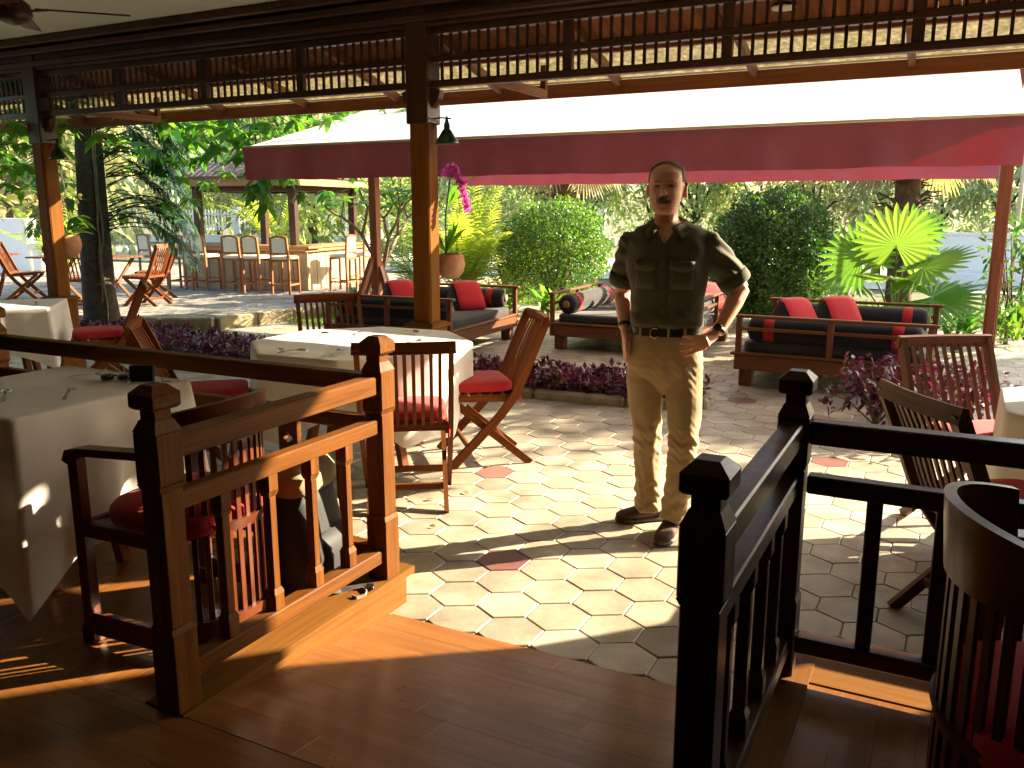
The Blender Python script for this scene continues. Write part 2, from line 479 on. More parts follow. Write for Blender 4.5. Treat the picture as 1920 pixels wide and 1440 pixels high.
M['carpaint'] = plain('car_paint', (0.62, 0.64, 0.66), 0.25, (0.6, 0.62, 0.64))
M['tyre'] = plain('tyre_rubber', (0.015, 0.015, 0.015), 0.8)
M['downlight'] = plain('downlight_rim', (0.75, 0.74, 0.68), 0.5)
# ================================================================ SETTING
def sheet(name, x0, x1, y0, y1, z, mat, kind='structure'):
    o = npmesh(name, [(x0, y0, z), (x1, y0, z), (x1, y1, z), (x0, y1, z)], [(0, 1, 2, 3)], mat)
    return tag(o, kind=kind)
sheet('ground', -160, 160, -60, 220, -0.03, M['lawn'])
sheet('road', -70, 60, 19.0, 27.0, -0.012, M['road'])
pav = sheet('paving', -12.0, 3.2, 2.4, 13.2, -0.008, M['grout'])

# hexagonal cement tiles
HR = 0.1275
DX, DY = math.sqrt(3) * 0.13, 1.5 * 0.13
def hexmesh(name, mat):
    b = MB(); rings = []
    for r, z in ((HR, -0.03), (HR, -0.004), (HR - 0.004, 0.0)):
        rings.append([(r * math.cos(math.radians(30 + 60 * k)), r * math.sin(math.radians(30 + 60 * k)), z) for k in range(6)])
    b.loft(rings, True, False)
    me = bpy.data.meshes.new(name); me.from_pydata(b.V, [], b.F); me.materials.append(mat); me.update(); return me, b
hm, hb = hexmesh('tile', M['tile']); hmr, _ = hexmesh('red_tile', M['redtile'])
fwv = V3((-math.sin(PS) * math.cos(TH), math.cos(PS) * math.cos(TH), -math.sin(TH))); rv_ = V3((math.cos(PS), math.sin(PS), 0)); uv_ = np.cross(rv_, fwv)
cells = []
reds = [(-1.731, 3.296), (-2.391, 4.428), (-1.543, 7.123), (-0.624, 5.548), (-3.9, 9.6), (-7.4, 6.2), (0.9, 7.0), (0.2, 3.0)]
for j in range(-1, 53):
    for i in range(-50, 19):
        x = -1.048 + (i + 0.5 * (j % 2)) * DX; y = 2.887 + j * DY
        if x < -11.5 or x > 3.0 or y > 12.9: continue
        if -9.1 > x and y > 7.2: continue
        d = V3((x, y, 0)) - V3((0, 0, 1.58)); zc = d @ fwv
        if zc < 0.5: continue
        px, py = (d @ rv_) / zc * 1608, -(d @ uv_) / zc * 1608
        inv = abs(px) < 990 and abs(py) < 760
        red = any((x - a) ** 2 + (y - c) ** 2 < 0.0128 for a, c in reds)
        cells.append((zc if inv else zc + 100, x, y, red))
cells.sort()
def tile_rot(): return (random.gauss(0, 0.004), random.gauss(0, 0.004), random.choice((0, 1, 2, 3, 4, 5)) * PI / 3)
for k, (zc, x, y, red) in enumerate(cells[:300]):
    o = link('tile', hmr if red else hm, pav, (x, y, random.uniform(-0.0015, 0.0015)))
    o.rotation_euler = tile_rot()
for red in (False, True):
    vs, fs = [], []
    base = np.array(hb.V); nb = len(base)
    far = [c for c in cells[300:] if c[3] == red]
    b = MB()
    for zc, x, y, _r in far:
        o = len(b.V); dz = random.uniform(-0.0015, 0.0015)
        b.V += [(v[0] + x, v[1] + y, v[2] + dz) for v in hb.V]; b.G += hb.V; b.F += [[o + q for q in f] for f in hb.F]; b.SM += hb.SM
    tag(b.build('far_tiles', M['redtile' if red else 'tile'], pav), kind='stuff')

# raised garden terrace with kerb (around the tree and the bar)
terr_poly = [(-8.75, 8.35), (-8.55, 9.6), (-8.5, 11.4), (-8.75, 16.5), (-30, 16.5), (-30, 6.6), (-11.2, 7.55), (-10.1, 7.9), (-9.35, 8.0)]
b = MB(); b.prism([(x, y, -0.05) for x, y in terr_poly], (0, 0, 0.19))
terr = tag(b.build('terrace', M['grout']), kind='structure')
kpts = [(-30, 6.6), (-11.2, 7.55), (-10.1, 7.9), (-9.35, 8.0), (-8.75, 8.35), (-8.55, 9.6), (-8.5, 11.4), (-8.75, 16.5)]
for a, c in zip(kpts[:-1], kpts[1:]):
    L = math.dist(a, c); nseg = max(1, int(round(L / 0.75)))
    if L > 6: nseg = 12
    for s_ in range(nseg):
        p0 = V3((*a, 0)) + (V3((*c, 0)) - V3((*a, 0))) * (s_ / nseg + 0.004); p1 = V3((*a, 0)) + (V3((*c, 0)) - V3((*a, 0))) * ((s_ + 1) / nseg - 0.004)
        k = MB().bar(p0 + (0, 0, 0.05), p1 + (0, 0, 0.05), 0.17, 0.235, ch=0.02)
        k.build('kerb_stone', M['concrete'], terr)
def inpoly(x, y, poly):
    c = False; n_ = len(poly)
    for i in range(n_):
        x1, y1 = poly[i]; x2, y2 = poly[(i + 1) % n_]
        if (y1 > y) != (y2 > y) and x < (x2 - x1) * (y - y1) / (y2 - y1) + x1: c = not c
    return c
b = MB(); kk = 0
for j in range(0, 62):
    for i in range(0, 50):
        x = -8.7 - i * 0.222 - 0.11 * (j % 2); y = 7.4 + j * 0.118
        if y < 15.2 and inpoly(x + 0.1, y, terr_poly) and inpoly(x - 0.1, y, terr_poly) and inpoly(x + 0.13, y + 0.09, terr_poly) and inpoly(x + 0.13, y - 0.1, terr_poly):
            b.box((x, y, 0.135 + random.uniform(-.0015, .0015)), (0.212, 0.108, 0.03), 0, 0.004)
tag(b.build('pavers', M['paver'], terr), kind='stuff')

# ---------------- raised timber floor of the restaurant, with the ramp
P0 = 0.14
flo = tag(MB().box((-5.4, -0.7, 0.05), (7.0, 6.8, 0.12), 0, 0).build('floor', M['plinth']), kind='structure')
MB().box((2.78, -0.7, 0.05), (6.4, 6.8, 0.12), 0, 0).build('floor_base', M['plinth'], flo)
MB().box((-1.16, -1.29, 0.05), (1.48, 5.62, 0.12), 0, 0).build('floor_base', M['plinth'], flo)
def plank(x0, x1, y0, y1, top=P0, t=0.024, par=flo, mt='floor', gap=0.0003, nm='floor_plank'):
    MB().box(((x0 + x1) / 2, (y0 + y1) / 2, top - t / 2), (abs(x1 - x0) - gap, abs(y1 - y0) - gap, t), 0, 0.0004).build(nm, M[mt], par)
# front zone: boards along X in random lengths
y = 1.50
row = 0
while y > -0.25:
    x = -4.6 + random.uniform(0, 1.2); row += 1
    xs = [-4.8]
    while x < 2.2: xs.append(x); x += random.uniform(1.1, 2.0)
    xs.append(2.4)
    for a, c in zip(xs[:-1], xs[1:]): plank(a, c, y - 0.125, y)
    y -= 0.125
MB().box((-1.2, -2.2, P0 - 0.012), (7.6, 3.8, 0.024), 0, 0).build('floor_sheet', M['floor'], flo)
MB().box((-6.85, -0.7, P0 - 0.012), (4.1, 6.7, 0.024), 0, 0).build('floor_sheet', M['floor'], flo)
MB().box((4.2, -0.7, P0 - 0.012), (3.5, 6.7, 0.024), 0, 0).build('floor_sheet', M['floor'], flo)
plank(-4.8, 2.4, 1.50, 1.56)                                   # border board
for zx0, zx1 in ((-4.8, -2.0), (-0.29, 2.4)):                  # side zones: boards along Y
    x = zx0
    while x < zx1 - 0.05:
        x2 = min(x + 0.105, zx1); s_ = random.uniform(1.8, 2.35)
        plank(x, x2, 1.56, s_); plank(x, x2, s_, 2.575); x = x2
for zx0, zx1 in ((-4.8, -2.0), (-0.29, 2.4)): plank(zx0, zx1, 2.575, 2.74, P0 + 0.004, 0.034, flo, 'plinth', nm='nosing_board')
for sx in (-1, 1):                                             # cheek boards beside the ramp
    xc = -1.155
    xe = xc + sx * 0.765
    plank(min(xe - sx * .055, xe + sx * .105), max(xe - sx * .055, xe + sx * .105), 1.56, 2.76, P0 + 0.006, 0.03, flo, 'plinth', nm='cheek_cap')
    MB().box((xe - sx * 0.03, 2.14, 0.052), (0.022, 1.16, 0.126), 0, 0.002).build('cheek_board', M['plinth'], flo)
ramp_o = tag(MB().prism([(-1.875, 1.56, -0.02), (-1.875, 2.60, -0.02), (-1.875, 1.56, 0.118)], (1.44, 0, 0)).build('ramp', M['plinth']), kind='structure')
nr = 8
for k in range(nr):
    a, c = k / nr, (k + 1) / nr
    p0 = V3((-1.155, 1.562 + 1.04 * a, P0 - P0 * a + 0.001)); p1 = V3((-1.155, 1.562 + 1.04 * c - 0.0003, P0 - P0 * c + 0.001))
    cc = (p0 + p1) / 2; Y = nrm(p1 - p0); Zn = np.cross(V3((1, 0, 0)), Y)
    bb = MB(); sp = random.uniform(-0.35, 0.35)
    for a0, a1 in ((-0.715, sp), (sp, 0.715)):
        q = MB(); q.obox(cc + V3(((a0 + a1) / 2, 0, 0)) - Zn * 0.012, (1, 0, 0), Y, Zn, (a1 - a0) / 2 - 0.0002, np.linalg.norm(p1 - p0) / 2, 0.012, 0.0004)
        q.build('ramp_plank', M['floor'], ramp_o)

# ---------------- ceiling, roof slab and walls that close the room
ce = tag(MB().box((-4.0, 0.7, 3.16), (15.9, 9.5, 0.06), 0, 0).build('ceiling', M['ceil']), kind='structure')
tag(MB().box((-4.0, 0.75, 3.32), (16.6, 10.2, 0.12), 0, 0).build('roof_slab', M['dark']), kind='structure')
tag(MB().box((-4.0, -4.05, 1.6), (16.0, 0.12, 3.2), 0, 0).build('wall_back', M['wallp']), kind='structure')
tag(MB().box((-12.0, -0.6, 1.6), (0.12, 6.8, 3.2), 0, 0).build('wall_left', M['wallp']), kind='structure')
tag(MB().box((4.0, 0.7, 1.6), (0.12, 9.6, 3.2), 0, 0).build('wall_right', M['wallp']), kind='structure')
wr = tag(MB().box((1.97, 5.54, 1.6), (0.72, 0.2, 3.2), 0, 0).build('wall_wing', M['wallp']), kind='structure')
MB().box((3.5, 5.54, 1.6), (1.06, 0.2, 3.2), 0, 0).build('wall_panel', M['wallp'], wr)
MB().box((2.65, 5.54, 0.8), (0.64, 0.2, 1.6), 0, 0).build('wall_panel', M['wallp'], wr)
MB().box((2.65, 5.54, 2.7), (0.64, 0.2, 1.0), 0, 0).build('wall_panel', M['wallp'], wr)

# ================================================================ VERANDA FRAME
YP = 5.53
def veranda_post(x, label):
    t = thing('veranda_post', label, 'post', (x, YP, 0), group='veranda posts')
    MB().box((0, 0, 0.35), (0.225, 0.225, 0.70), 0, 0.006).build('plinth', M['post'], t)
    q = MB().box((0, 0, 0.045), (0.262, 0.262, 0.09), 0, 0.008); q.frus((0, 0, 0), 0.131, 0.114, 0.09, 0.108); q.build('skirting', M['post'], t)
    q = MB().box((0, 0, 0.712), (0.268, 0.268, 0.026), 0, 0.006); q.frus((0, 0, 0), 0.128, 0.085, 0.725, 0.742); q.build('plinth_cap', M['post'], t)
    MB().box((0, 0, 1.72), (0.152, 0.152, 2.0), 0, 0.01).build('shaft', M['post'], t)
    for sx, sy, wx, wy in ((1, 0, .006, .118), (-1, 0, .006, .118), (0, 1, .118, .006), (0, -1, .118, .006)):
        MB().box((sx * 0.0775, sy * 0.0775, 1.48), (wx, wy, 1.46), 0, 0.0025).build('face_panel', M['post'], t)
    MB().box((0, 0, 2.62), (0.185, 0.185, 0.86), 0, 0.008).build('head_block', M['dark'], t)
    for s_ in (-1, 1):
        q = MB(); q.prism([(s_ * 0.093, -0.03, 2.30), (s_ * 0.15, -0.03, 2.36), (s_ * 0.165, -0.03, 2.42), (s_ * 0.093, -0.03, 2.44), (s_ * 0.093, -0.03, 2.30)][:4], (0, 0.06, 0))
        q.build('bracket', M['dark'], t)
    return t
veranda_post(-3.565, 'square teak veranda post standing behind the round white table')
veranda_post(-7.88, 'sunlit square teak veranda post in front of the tree trunk at left')

def spans():
    return [(-12.2, -7.88), (-7.88, -3.565), (-3.565, 0.76)]
labs = ['dark slatted transom lattice left of the leftmost veranda post', 'dark slatted transom lattice between the two veranda posts', 'dark slatted transom lattice right of the middle veranda post above the awning']
for (x0, x1), lb in zip(spans(), labs):
    t = thing('transom_lattice', lb, 'lattice', (x0, YP, 2.44), group='lattice over the veranda')
    a, c = 0.093, x1 - x0 - (0.093 if x1 < 0 else 0.0)
    L = c - a
    MB().bar((a, 0, 0.024), (c, 0, 0.024), 0.07, 0.048).build('bottom_rail', M['dark'], t)
    MB().bar((a, 0, 0.192), (c, 0, 0.192), 0.06, 0.04).build('middle_rail', M['dark'], t)
    MB().bar((a, 0, 0.385), (c, 0, 0.385), 0.07, 0.05).build('top_rail', M['dark'], t)
    nb_ = int(round(L / 1.05)); bw = L / nb_
    for k in range(1, nb_):
        MB().bar((a + k * bw, 0, 0.048), (a + k * bw, 0, 0.36), 0.066, 0.05, (0, 1, 0)).build('stile', M['dark'], t)
    sl = MB().bar((0, 0, 0.048), (0, 0, 0.36), 0.02, 0.018, (0, 1, 0), 0.002)
    first = None
    for k in range(nb_):
        if x0 + a + (k + 1) * bw < -9.2: continue
        for i in range(1, 14):
            xx = a + k * bw + i * bw / 14
            if first is None: first = sl.build('slat', M['dark'], t, (xx, 0, 0)); continue
            link('slat', first.data, t, (xx, 0, 0))
t = thing('wall_beam', 'heavy dark moulded beam above the slatted lattice', 'beam', (-5.2, YP, 2.85))
for y_, z_, wy, hz, nm in ((0, 0.13, 0.16, 0.26, 'beam_core'), (-0.095, 0.055, 0.05, 0.05, 'lower_moulding'), (-0.11, 0.16, 0.06, 0.06, 'middle_moulding'), (-0.13, 0.24, 0.09, 0.07, 'cornice')):
    MB().bar((-7, y_, z_), (5.95, y_, z_), wy, hz, ch=0.012).build(nm, M['dark'], t)

# eaves outside the lattice: soffit boards, rafters, translucent sheet, fascia
def roofz(y): return 2.965 - 0.27 * (y - 5.5)
t = thing('eaves_roof', 'low wooden eaves with boarded soffit and translucent sheet outside the lattice', 'roof', (0, 0, 0))
XE0, XE1 = -12.2, 0.76
x = XE0
sb = MB(); y0, y1 = 5.64, 6.2
d_ = nrm((0, y1 - y0, roofz(y1) - roofz(y0)))
first = None; k = 0
x = -9.4
while x < XE1 - 0.1:
    if first is None:
        q = MB(); q.obox((0, (y0 + y1) / 2, (roofz(y0) + roofz(y1)) / 2 + 0.02), (1, 0, 0), d_, np.cross((1, 0, 0), d_), 0.0635, (y1 - y0) / 2 / d_[1], 0.009, 0.003)
        first = q.build('soffit_board', M['soffit'], t, (x, 0, 0))
    else: link('soffit_board', first.data, t, (x, 0, 0))
    x += 0.13
q = MB(); q.obox(((XE0 + XE1) / 2, 6.52, roofz(6.52) + 0.03), (1, 0, 0), d_, np.cross((1, 0, 0), d_), (XE1 - XE0) / 2, 0.36, 0.003, 0); q.build('roof_sheet', M['sheet'], t)
q = MB(); q.obox(((XE0 + XE1) / 2, 5.92, roofz(5.92) + 0.06), (1, 0, 0), d_, np.cross((1, 0, 0), d_), (XE1 - XE0) / 2, 0.3, 0.006, 0); q.build('roof_cover', M['dark'], t)
MB().bar((XE0, 6.19, roofz(6.19) - 0.035), (XE1, 6.19, roofz(6.19) - 0.035), 0.05, 0.09).build('purlin', M['soffit'], t)
xs = [-8.95 + 1.07 * i for i in range(9)]
for i, x in enumerate(xs):
    MB().bar((x, 5.6, roofz(5.6) - 0.03), (x, 6.82, roofz(6.82) - 0.03), 0.045, 0.07).build('rafter', M['soffit'], t)
MB().bar((XE0, 6.85, roofz(6.85) - 0.055), (XE1, 6.85, roofz(6.85) - 0.055), 0.03, 0.11).build('fascia', M['soffit'], t)
MB().bar((XE0, 6.875, roofz(6.85) + 0.012), (XE1, 6.875, roofz(6.85) + 0.012), 0.08, 0.012).build('gap_light_strip', M['trim'], t)  # pale strip paints the light that shows through the gap above the fascia
for x in (-7.3, -3.0, 0.3):
    q = MB(); q.bar((x, 5.58, 2.47), (x, 6.42, 2.47), 0.05, 0.06); q.bar((x, 6.40, 2.47), (x, 6.40, roofz(6.4) - 0.04), 0.045, 0.045); q.build('bracket_arm', M['soffit'], t)
q = MB().lathe([(0.001, 0), (0.05, 0.0), (0.075, 0.004), (0.08, 0.016), (0.075, 0.02)], (0, 0, 0), 24)
dl = q.build('downlight', M['downlight'], None, (-1.12, 5.98, roofz(5.98) - 0.008)); tag(dl, 'round white downlight set in the wooden soffit', 'light fitting')

# wall lamps
def wall_lamp(x, label):
    t = thing('wall_lamp', label, 'lamp', (x, YP, 0), group='green cone lamps on the posts')
    MB().tube([(0.076, 0, 2.225), (0.15, 0, 2.232), (0.235, 0, 2.222)], 0.006, 6).build('arm', M['iron'], t)
    sc = [(0.10 + 0.028 * math.cos(a) * (1 - a / 9), 0, 2.19 + 0.028 * math.sin(a) * (1 - a / 9)) for a in np.linspace(0, 7, 22)]
    MB().tube([(0.076, 0, 2.13), (0.085, 0, 2.17)] + sc, 0.003, 5).build('scroll', M['iron'], t)
    MB().lathe([(0.085, 2.045), (0.088, 2.05), (0.082, 2.062), (0.030, 2.145), (0.022, 2.150), (0.022, 2.185), (0.014, 2.20), (0.006, 2.24)], (0.2, 0, 0), 22).build('shade', M['greenlamp'], t)
    MB().lathe([(0.012, 2.07), (0.026, 2.085), (0.024, 2.11), (0.010, 2.13)], (0.2, 0, 0), 12).build('bulb', M['ceil'], t)
wall_lamp(-3.565, 'dark green cone lamp on an iron arm on the middle post')
wall_lamp(-7.88, 'dark green cone lamp on an iron arm beside the tree trunk')

# ceiling fan, top left
t = thing('ceiling_fan', 'brown ceiling fan at the top left corner of the view', 'fan', (-5.32, 3.62, 0))
MB().lathe([(0.02, 2.70), (0.09, 2.72), (0.11, 2.76), (0.10, 2.82), (0.05, 2.86), (0.016, 2.90), (0.016, 3.13)], n=20).build('motor', M['dark'], t)
for k in range(4):
    a = math.radians(47 + 90 * k); u = V3((math.cos(a), math.sin(a), 0)); v = V3((-math.sin(a), math.cos(a), 0.18))
    q = MB(); q.obox(u * 0.40 + V3((0, 0, 2.80)), u, nrm(v), np.cross(u, nrm(v)), 0.27, 0.062, 0.005, 0.003); q.bar(u * 0.08 + V3((0, 0, 2.785)), u * 0.2 + V3((0, 0, 2.80)), 0.03, 0.012); q.build('blade', M['barrel'], t)

# ================================================================ RAILINGS
def newel(par, x, y, mt='rail'):
    q = MB()
    q.box((x, y, 0.265), (0.092, 0.092, 0.25), 0, 0.004); q.frus((x, y, 0), 0.046, 0.040, 0.39, 0.405)
    q.box((x, y, 0.61), (0.080, 0.080, 0.41), 0, 0.004); q.frus((x, y, 0), 0.040, 0.046, 0.815, 0.83)
    q.box((x, y, 0.905), (0.092, 0.092, 0.15), 0, 0.004); q.frus((x, y, 0), 0.046, 0.031, 0.98, 1.014)
    q.box((x, y, 1.029), (0.058, 0.058, 0.036), 0, 0.002)
    q.frus((x, y, 0), 0.040, 0.0485, 1.044, 1.052); q.box((x, y, 1.07), (0.097, 0.097, 0.036), 0, 0.002)
    q.frus((x, y, 0), 0.0485, 0.024, 1.088, 1.112)
    return q.build('newel', M[mt], par)
def baluster(par, p, z0, z1, mt='rail', plain_bar=False):
    q = MB(); x, y = p
    if plain_bar: return q.box((x, y, (z0 + z1) / 2), (0.044, 0.038, z1 - z0), 0, 0.004).build('baluster', M[mt], par)
    q.box((x, y, z0 + 0.03), (0.046, 0.046, 0.06), 0, 0.003); q.frus((x, y, 0), 0.023, 0.016, z0 + 0.06, z0 + 0.078)
    q.box((x, y, (z0 + z1) / 2), (0.032, 0.032, z1 - z0 - 0.155), 0, 0.003)
    q.frus((x, y, 0), 0.016, 0.023, z1 - 0.078, z1 - 0.06); q.box((x, y, z1 - 0.03), (0.046, 0.046, 0.06), 0, 0.003)
    return q.build('baluster', M[mt], par)
def rails(par, a, c, mt='rail'):
    for nm, z0, z1, wd in (('top_rail', 0.893, 0.963, 0.062), ('middle_rail', 0.738, 0.795, 0.052), ('bottom_rail', 0.215, 0.270, 0.062)):
        zc = (z0 + z1) / 2
        MB().bar((*a, zc), (*c, zc), wd, z1 - z0, ch=0.005).build(nm, M[mt], par)
    d = nrm((c[0] - a[0], c[1] - a[1], 0)); s_ = V3((-d[1], d[0], 0))
XL, XR, YF, YB = -1.925, -0.384, 1.60, 2.632
def spade(cx, y, zc, w_, h_, th):
    hole = [(0, 0.030), (0.010, 0.018), (0.026, 0.012), (0.030, 0.0), (0.020, -0.010), (0.008, -0.012), (0.0, -0.034), (-0.008, -0.012), (-0.020, -0.010), (-0.030, 0.0), (-0.026, 0.012), (-0.010, 0.018)]
    hole = [(a * 0.8, -c * 0.8) for a, c in hole]
    out = [(-w_ / 2, -h_ / 2), (w_ / 2, -h_ / 2), (w_ / 2, h_ / 2), (-w_ / 2, h_ / 2)]
    # two halves so that each polygon stays simple
    i_top = 6; i_bot = 0
    rt = [h for h in hole if h[0] >= -1e-9]; lf = [h for h in hole if h[0] <= 1e-9]
    rt.sort(key=lambda p: -p[1]); lf.sort(key=lambda p: p[1])
    q = MB()
    for half, sg in ((rt, 1), (lf[::-1], -1)):
        poly = [(0, h_ / 2)] + half + [(0, -h_ / 2), (sg * w_ / 2, -h_ / 2), (sg * w_ / 2, h_ / 2)]
        q.prism([(cx + a, y - th / 2, zc + c) for a, c in poly], (0, th, 0))
    return q
t = thing('railing', 'orange sunlit teak railing with newels on the left side of the ramp', 'railing', (0, 0, 0), group='teak railings round the platform')
newel(t, XL, YF); newel(t, XL, YB)
rails(t, (XL, YF + 0.04), (XL, YB - 0.04))
for yy in (1.81, 2.015, 2.22, 2.41): baluster(t, (XL, yy), 0.268, 0.742)
t = thing('railing', 'teak railing coloured dark for shade, with newels on the right side of the ramp', 'railing', (0, 0, 0), group='teak railings round the platform')
newel(t, XR, YF - 0.01, 'dark'); newel(t, XR, YB - 0.01, 'dark')  # same wood as the left railing; shade put into the darker colour
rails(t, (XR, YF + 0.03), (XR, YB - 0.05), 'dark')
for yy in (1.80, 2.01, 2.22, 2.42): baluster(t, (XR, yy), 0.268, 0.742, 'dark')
t = thing('railing', 'long teak railing along the platform edge behind the left interior table', 'railing', (0, 0, 0), group='teak railings round the platform')
rails(t, (-4.26, YB), (XL - 0.04, YB), 'rail'); newel(t, -4.30, YB)
for xx in (-2.38, -2.91, -3.45, -3.99):
    spade(xx, YB, 0.66, 0.10, 0.155, 0.024).build('splat', M['rail'], t)
    baluster(t, (xx, YB), 0.268, 0.585)
for xx in (-2.12, -2.64, -3.18, -3.72): baluster(t, (xx, YB), 0.268, 0.742)
t = thing('railing', 'teak railing coloured dark for shade, along the platform edge at the right of the picture', 'railing', (0, 0, 0), group='teak railings round the platform')
rails(t, (XR + 0.046, YB), (1.95, YB), 'dark')  # dark wood colour carries the shade on this side
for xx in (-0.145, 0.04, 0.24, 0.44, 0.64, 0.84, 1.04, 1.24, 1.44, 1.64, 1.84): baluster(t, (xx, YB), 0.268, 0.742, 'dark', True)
# ================================================================ FURNITURE
def make_folding_chair(name, label, cushion=True, mt='chair', group=None, nsl=9):
    t = thing(name, label, 'chair', group=group)
    W = 0.235
    st = [(-0.385, 0.915), (-0.335, 0.80), (-0.285, 0.68), (-0.235, 0.56), (-0.185, 0.45), (-0.09, 0.325), (0.05, 0.18), (0.17, 0.06), (0.225, 0.0)]
    for s_ in (-1, 1):
        MB().ribbon([(s_ * W, y, z) for y, z in st], 0.026, 0.052).build('stile', M[mt], t)
        MB().ribbon([(s_ * (W - 0.032), 0.205, 0.425), (s_ * (W - 0.032), 0.0, 0.245), (s_ * (W - 0.032), -0.29, 0.0)], 0.024, 0.046).build('leg', M[mt], t)
    q = MB()
    pts = []
    for k in range(9):
        u = k / 8 * 2 - 1
        pts.append((u * (W + 0.022), -0.385 - 0.022 * (1 - u * u), 0.905))
    q.ribbon(pts, 0.062, 0.026, side=(0, 0.25, 1)); q.build('top_rail', M[mt], t)
    MB().bar((-W + .01, -0.19, 0.452), (W - .01, -0.19, 0.452), 0.024, 0.045).build('back_crossbar', M[mt], t)
    for k in range(nsl):
        u = (k + 1) / (nsl + 1) * 2 - 1; x = u * (W - 0.012); bo = -0.02 * (1 - u * u)
        MB().ribbon([(x, -0.192 + bo * 0.3, 0.46), (x, -0.235 + bo, 0.57), (x, -0.285 + bo, 0.70), (x, -0.335 + bo, 0.81), (x, -0.372 + bo, 0.885)], 0.019, 0.009).build('back_slat', M[mt], t)
    for s_ in (-1, 1): MB().bar((s_ * (W - 0.022), -0.18, 0.425), (s_ * (W - 0.022), 0.235, 0.437), 0.022, 0.035).build('seat_side', M[mt], t)
    sl = None
    for k in range(6):
        y = -0.16 + k * 0.074
        if sl is None: sl = MB().bar((-W + 0.012, 0, 0), (W - 0.012, 0, 0), 0.056, 0.016, ch=0.004).build('seat_slat', M[mt], t, (0, y, 0.445 + 0.02 * k / 6))
        else: link('seat_slat', sl.data, t, (0, y, 0.445 + 0.02 * k / 6))
    MB().bar((-W + .03, -0.16, 0.112), (W - .03, -0.16, 0.112), 0.02, 0.036).build('stretcher', M[mt], t)
    MB().bar((-W, 0.11, 0.13), (W, 0.11, 0.13), 0.02, 0.036).build('stretcher', M[mt], t)
    if cushion:
        q = MB(); rings = []
        for r_, z in ((0.955, 0.0), (1.0, 0.008), (1.01, 0.03), (1.0, 0.05), (0.93, 0.062), (0.7, 0.07), (0.35, 0.073), (0.02, 0.074)):
            ring = []
            for k in range(32):
                a = 2 * PI * k / 32; ca, sa = math.cos(a), math.sin(a)
                e = 0.30
                ring.append((0.212 * r_ * math.copysign(abs(ca) ** e, ca), 0.02 + 0.205 * r_ * math.copysign(abs(sa) ** e, sa), 0.470 + z))
            rings.append(ring)
        q.loft(rings); c = q.build('seat_cushion', M['red'], t)
        for s_ in (-1, 1):
            MB().tube([(s_ * 0.19, -0.18, 0.485), (s_ * 0.215, -0.20, 0.475), (s_ * 0.225, -0.215, 0.44), (s_ * 0.222, -0.225, 0.40)], 0.006, 5).build('tie', M['red'], c)
    return t
GC = 'slatted folding chairs with red cushions'
ch0 = make_folding_chair('folding_chair', 'slatted folding chair with red cushion in sun, right of the round white table', group=GC)
ch0.location = (-2.65, 4.70, 0); ch0.rotation_euler = (0, 0, face_rz(-0.76, -0.65))
dup(ch0, (-2.61, 3.82, 0), face_rz(-0.55, 0.83), 'slatted folding chair with red cushion seen from behind, just beyond the far left newel')
dup(ch0, (-4.03, 5.03, 0), face_rz(0.75, -0.66), 'slatted folding chair behind the round white table, left of the middle post')
dup(ch0, (-3.95, 3.68, 0), face_rz(0.75, 0.66), 'folding chair seen edge-on beyond the long left railing, beside the purple plants')
dup(ch0, (-6.78, 5.12, 0), face_rz(-0.62, -0.785), 'folding chair with red cushion drawn up to the far left white table')
dup(ch0, (-7.95, 4.15, 0), face_rz(0.7, 0.7), 'folding chair at the near side of the far left white table, at the picture edge')
ch1 = make_folding_chair('folding_chair', 'brown folding chair on the far side of the right table, beside the purple shrub', mt='chairb', group=GC)
ch1.location = (0.20, 4.66, 0); ch1.rotation_euler = (0, 0, face_rz(0.55, -0.83))
dup(ch1, (0.25, 3.56, 0), face_rz(0.83, 0.55), 'tilted-looking brown folding chair just behind the right platform railing')
ch2 = make_folding_chair('folding_chair', 'bare folding teak chair on the terrace, right of the tree trunk', cushion=False, group='bare folding chairs on the terrace', nsl=8)
ch2.location = (-10.95, 9.12, 0.14); ch2.rotation_euler = (0, 0, face_rz(-0.95, -0.3))
dup(ch2, (-11.25, 8.15, 0.14), face_rz(-0.6, 0.8), 'bare folding teak chair on the terrace between post and tree trunk')
dup(ch2, (-13.25, 8.75, 0.14), face_rz(0.75, 0.65), 'bare folding teak chair on the terrace, left of the sunlit post')
dup(ch2, (-11.5, 9.75, 0.14), face_rz(-0.8, -0.6), 'bare folding teak chair half hidden behind the one right of the trunk')
t = thing('garden_table', 'bare wooden folding table on the terrace behind the tree trunk', 'table', (-12.0, 8.95, 0.14), 0.2)
for k in range(9): MB().box((0, -0.40 + k * 0.10, 0.72), (1.5, 0.092, 0.024), 0, 0.003).build('top_slat', M['chairb'], t)
for s_ in (-1, 1):
    MB().bar((s_ * 0.55, -0.38, 0), (s_ * 0.55, 0.36, 0.70), 0.03, 0.05).build('leg', M['chairb'], t); MB().bar((s_ * 0.50, 0.38, 0), (s_ * 0.50, -0.36, 0.70), 0.03, 0.05).build('leg', M['chairb'], t)
t = thing('garden_table', 'long bare wooden table at the far left edge of the terrace', 'table', (-14.6, 8.4, 0.14), 0.25)
for k in range(8): MB().box((0, -0.36 + k * 0.10, 0.72), (2.0, 0.092, 0.024), 0, 0.003).build('top_slat', M['chair'], t)
for s_ in (-1, 1):
    MB().bar((s_ * 0.8, -0.34, 0), (s_ * 0.5, -0.34, 0.70), 0.04, 0.05).build('leg', M['chair'], t); MB().bar((s_ * 0.5, 0.34, 0), (s_ * 0.8, 0.34, 0.70), 0.04, 0.05).build('leg', M['chair'], t)
MB().bar((-0.65, -0.34, 0.35), (0.65, -0.34, 0.35), 0.03, 0.06).build('stretcher', M['chair'], t)

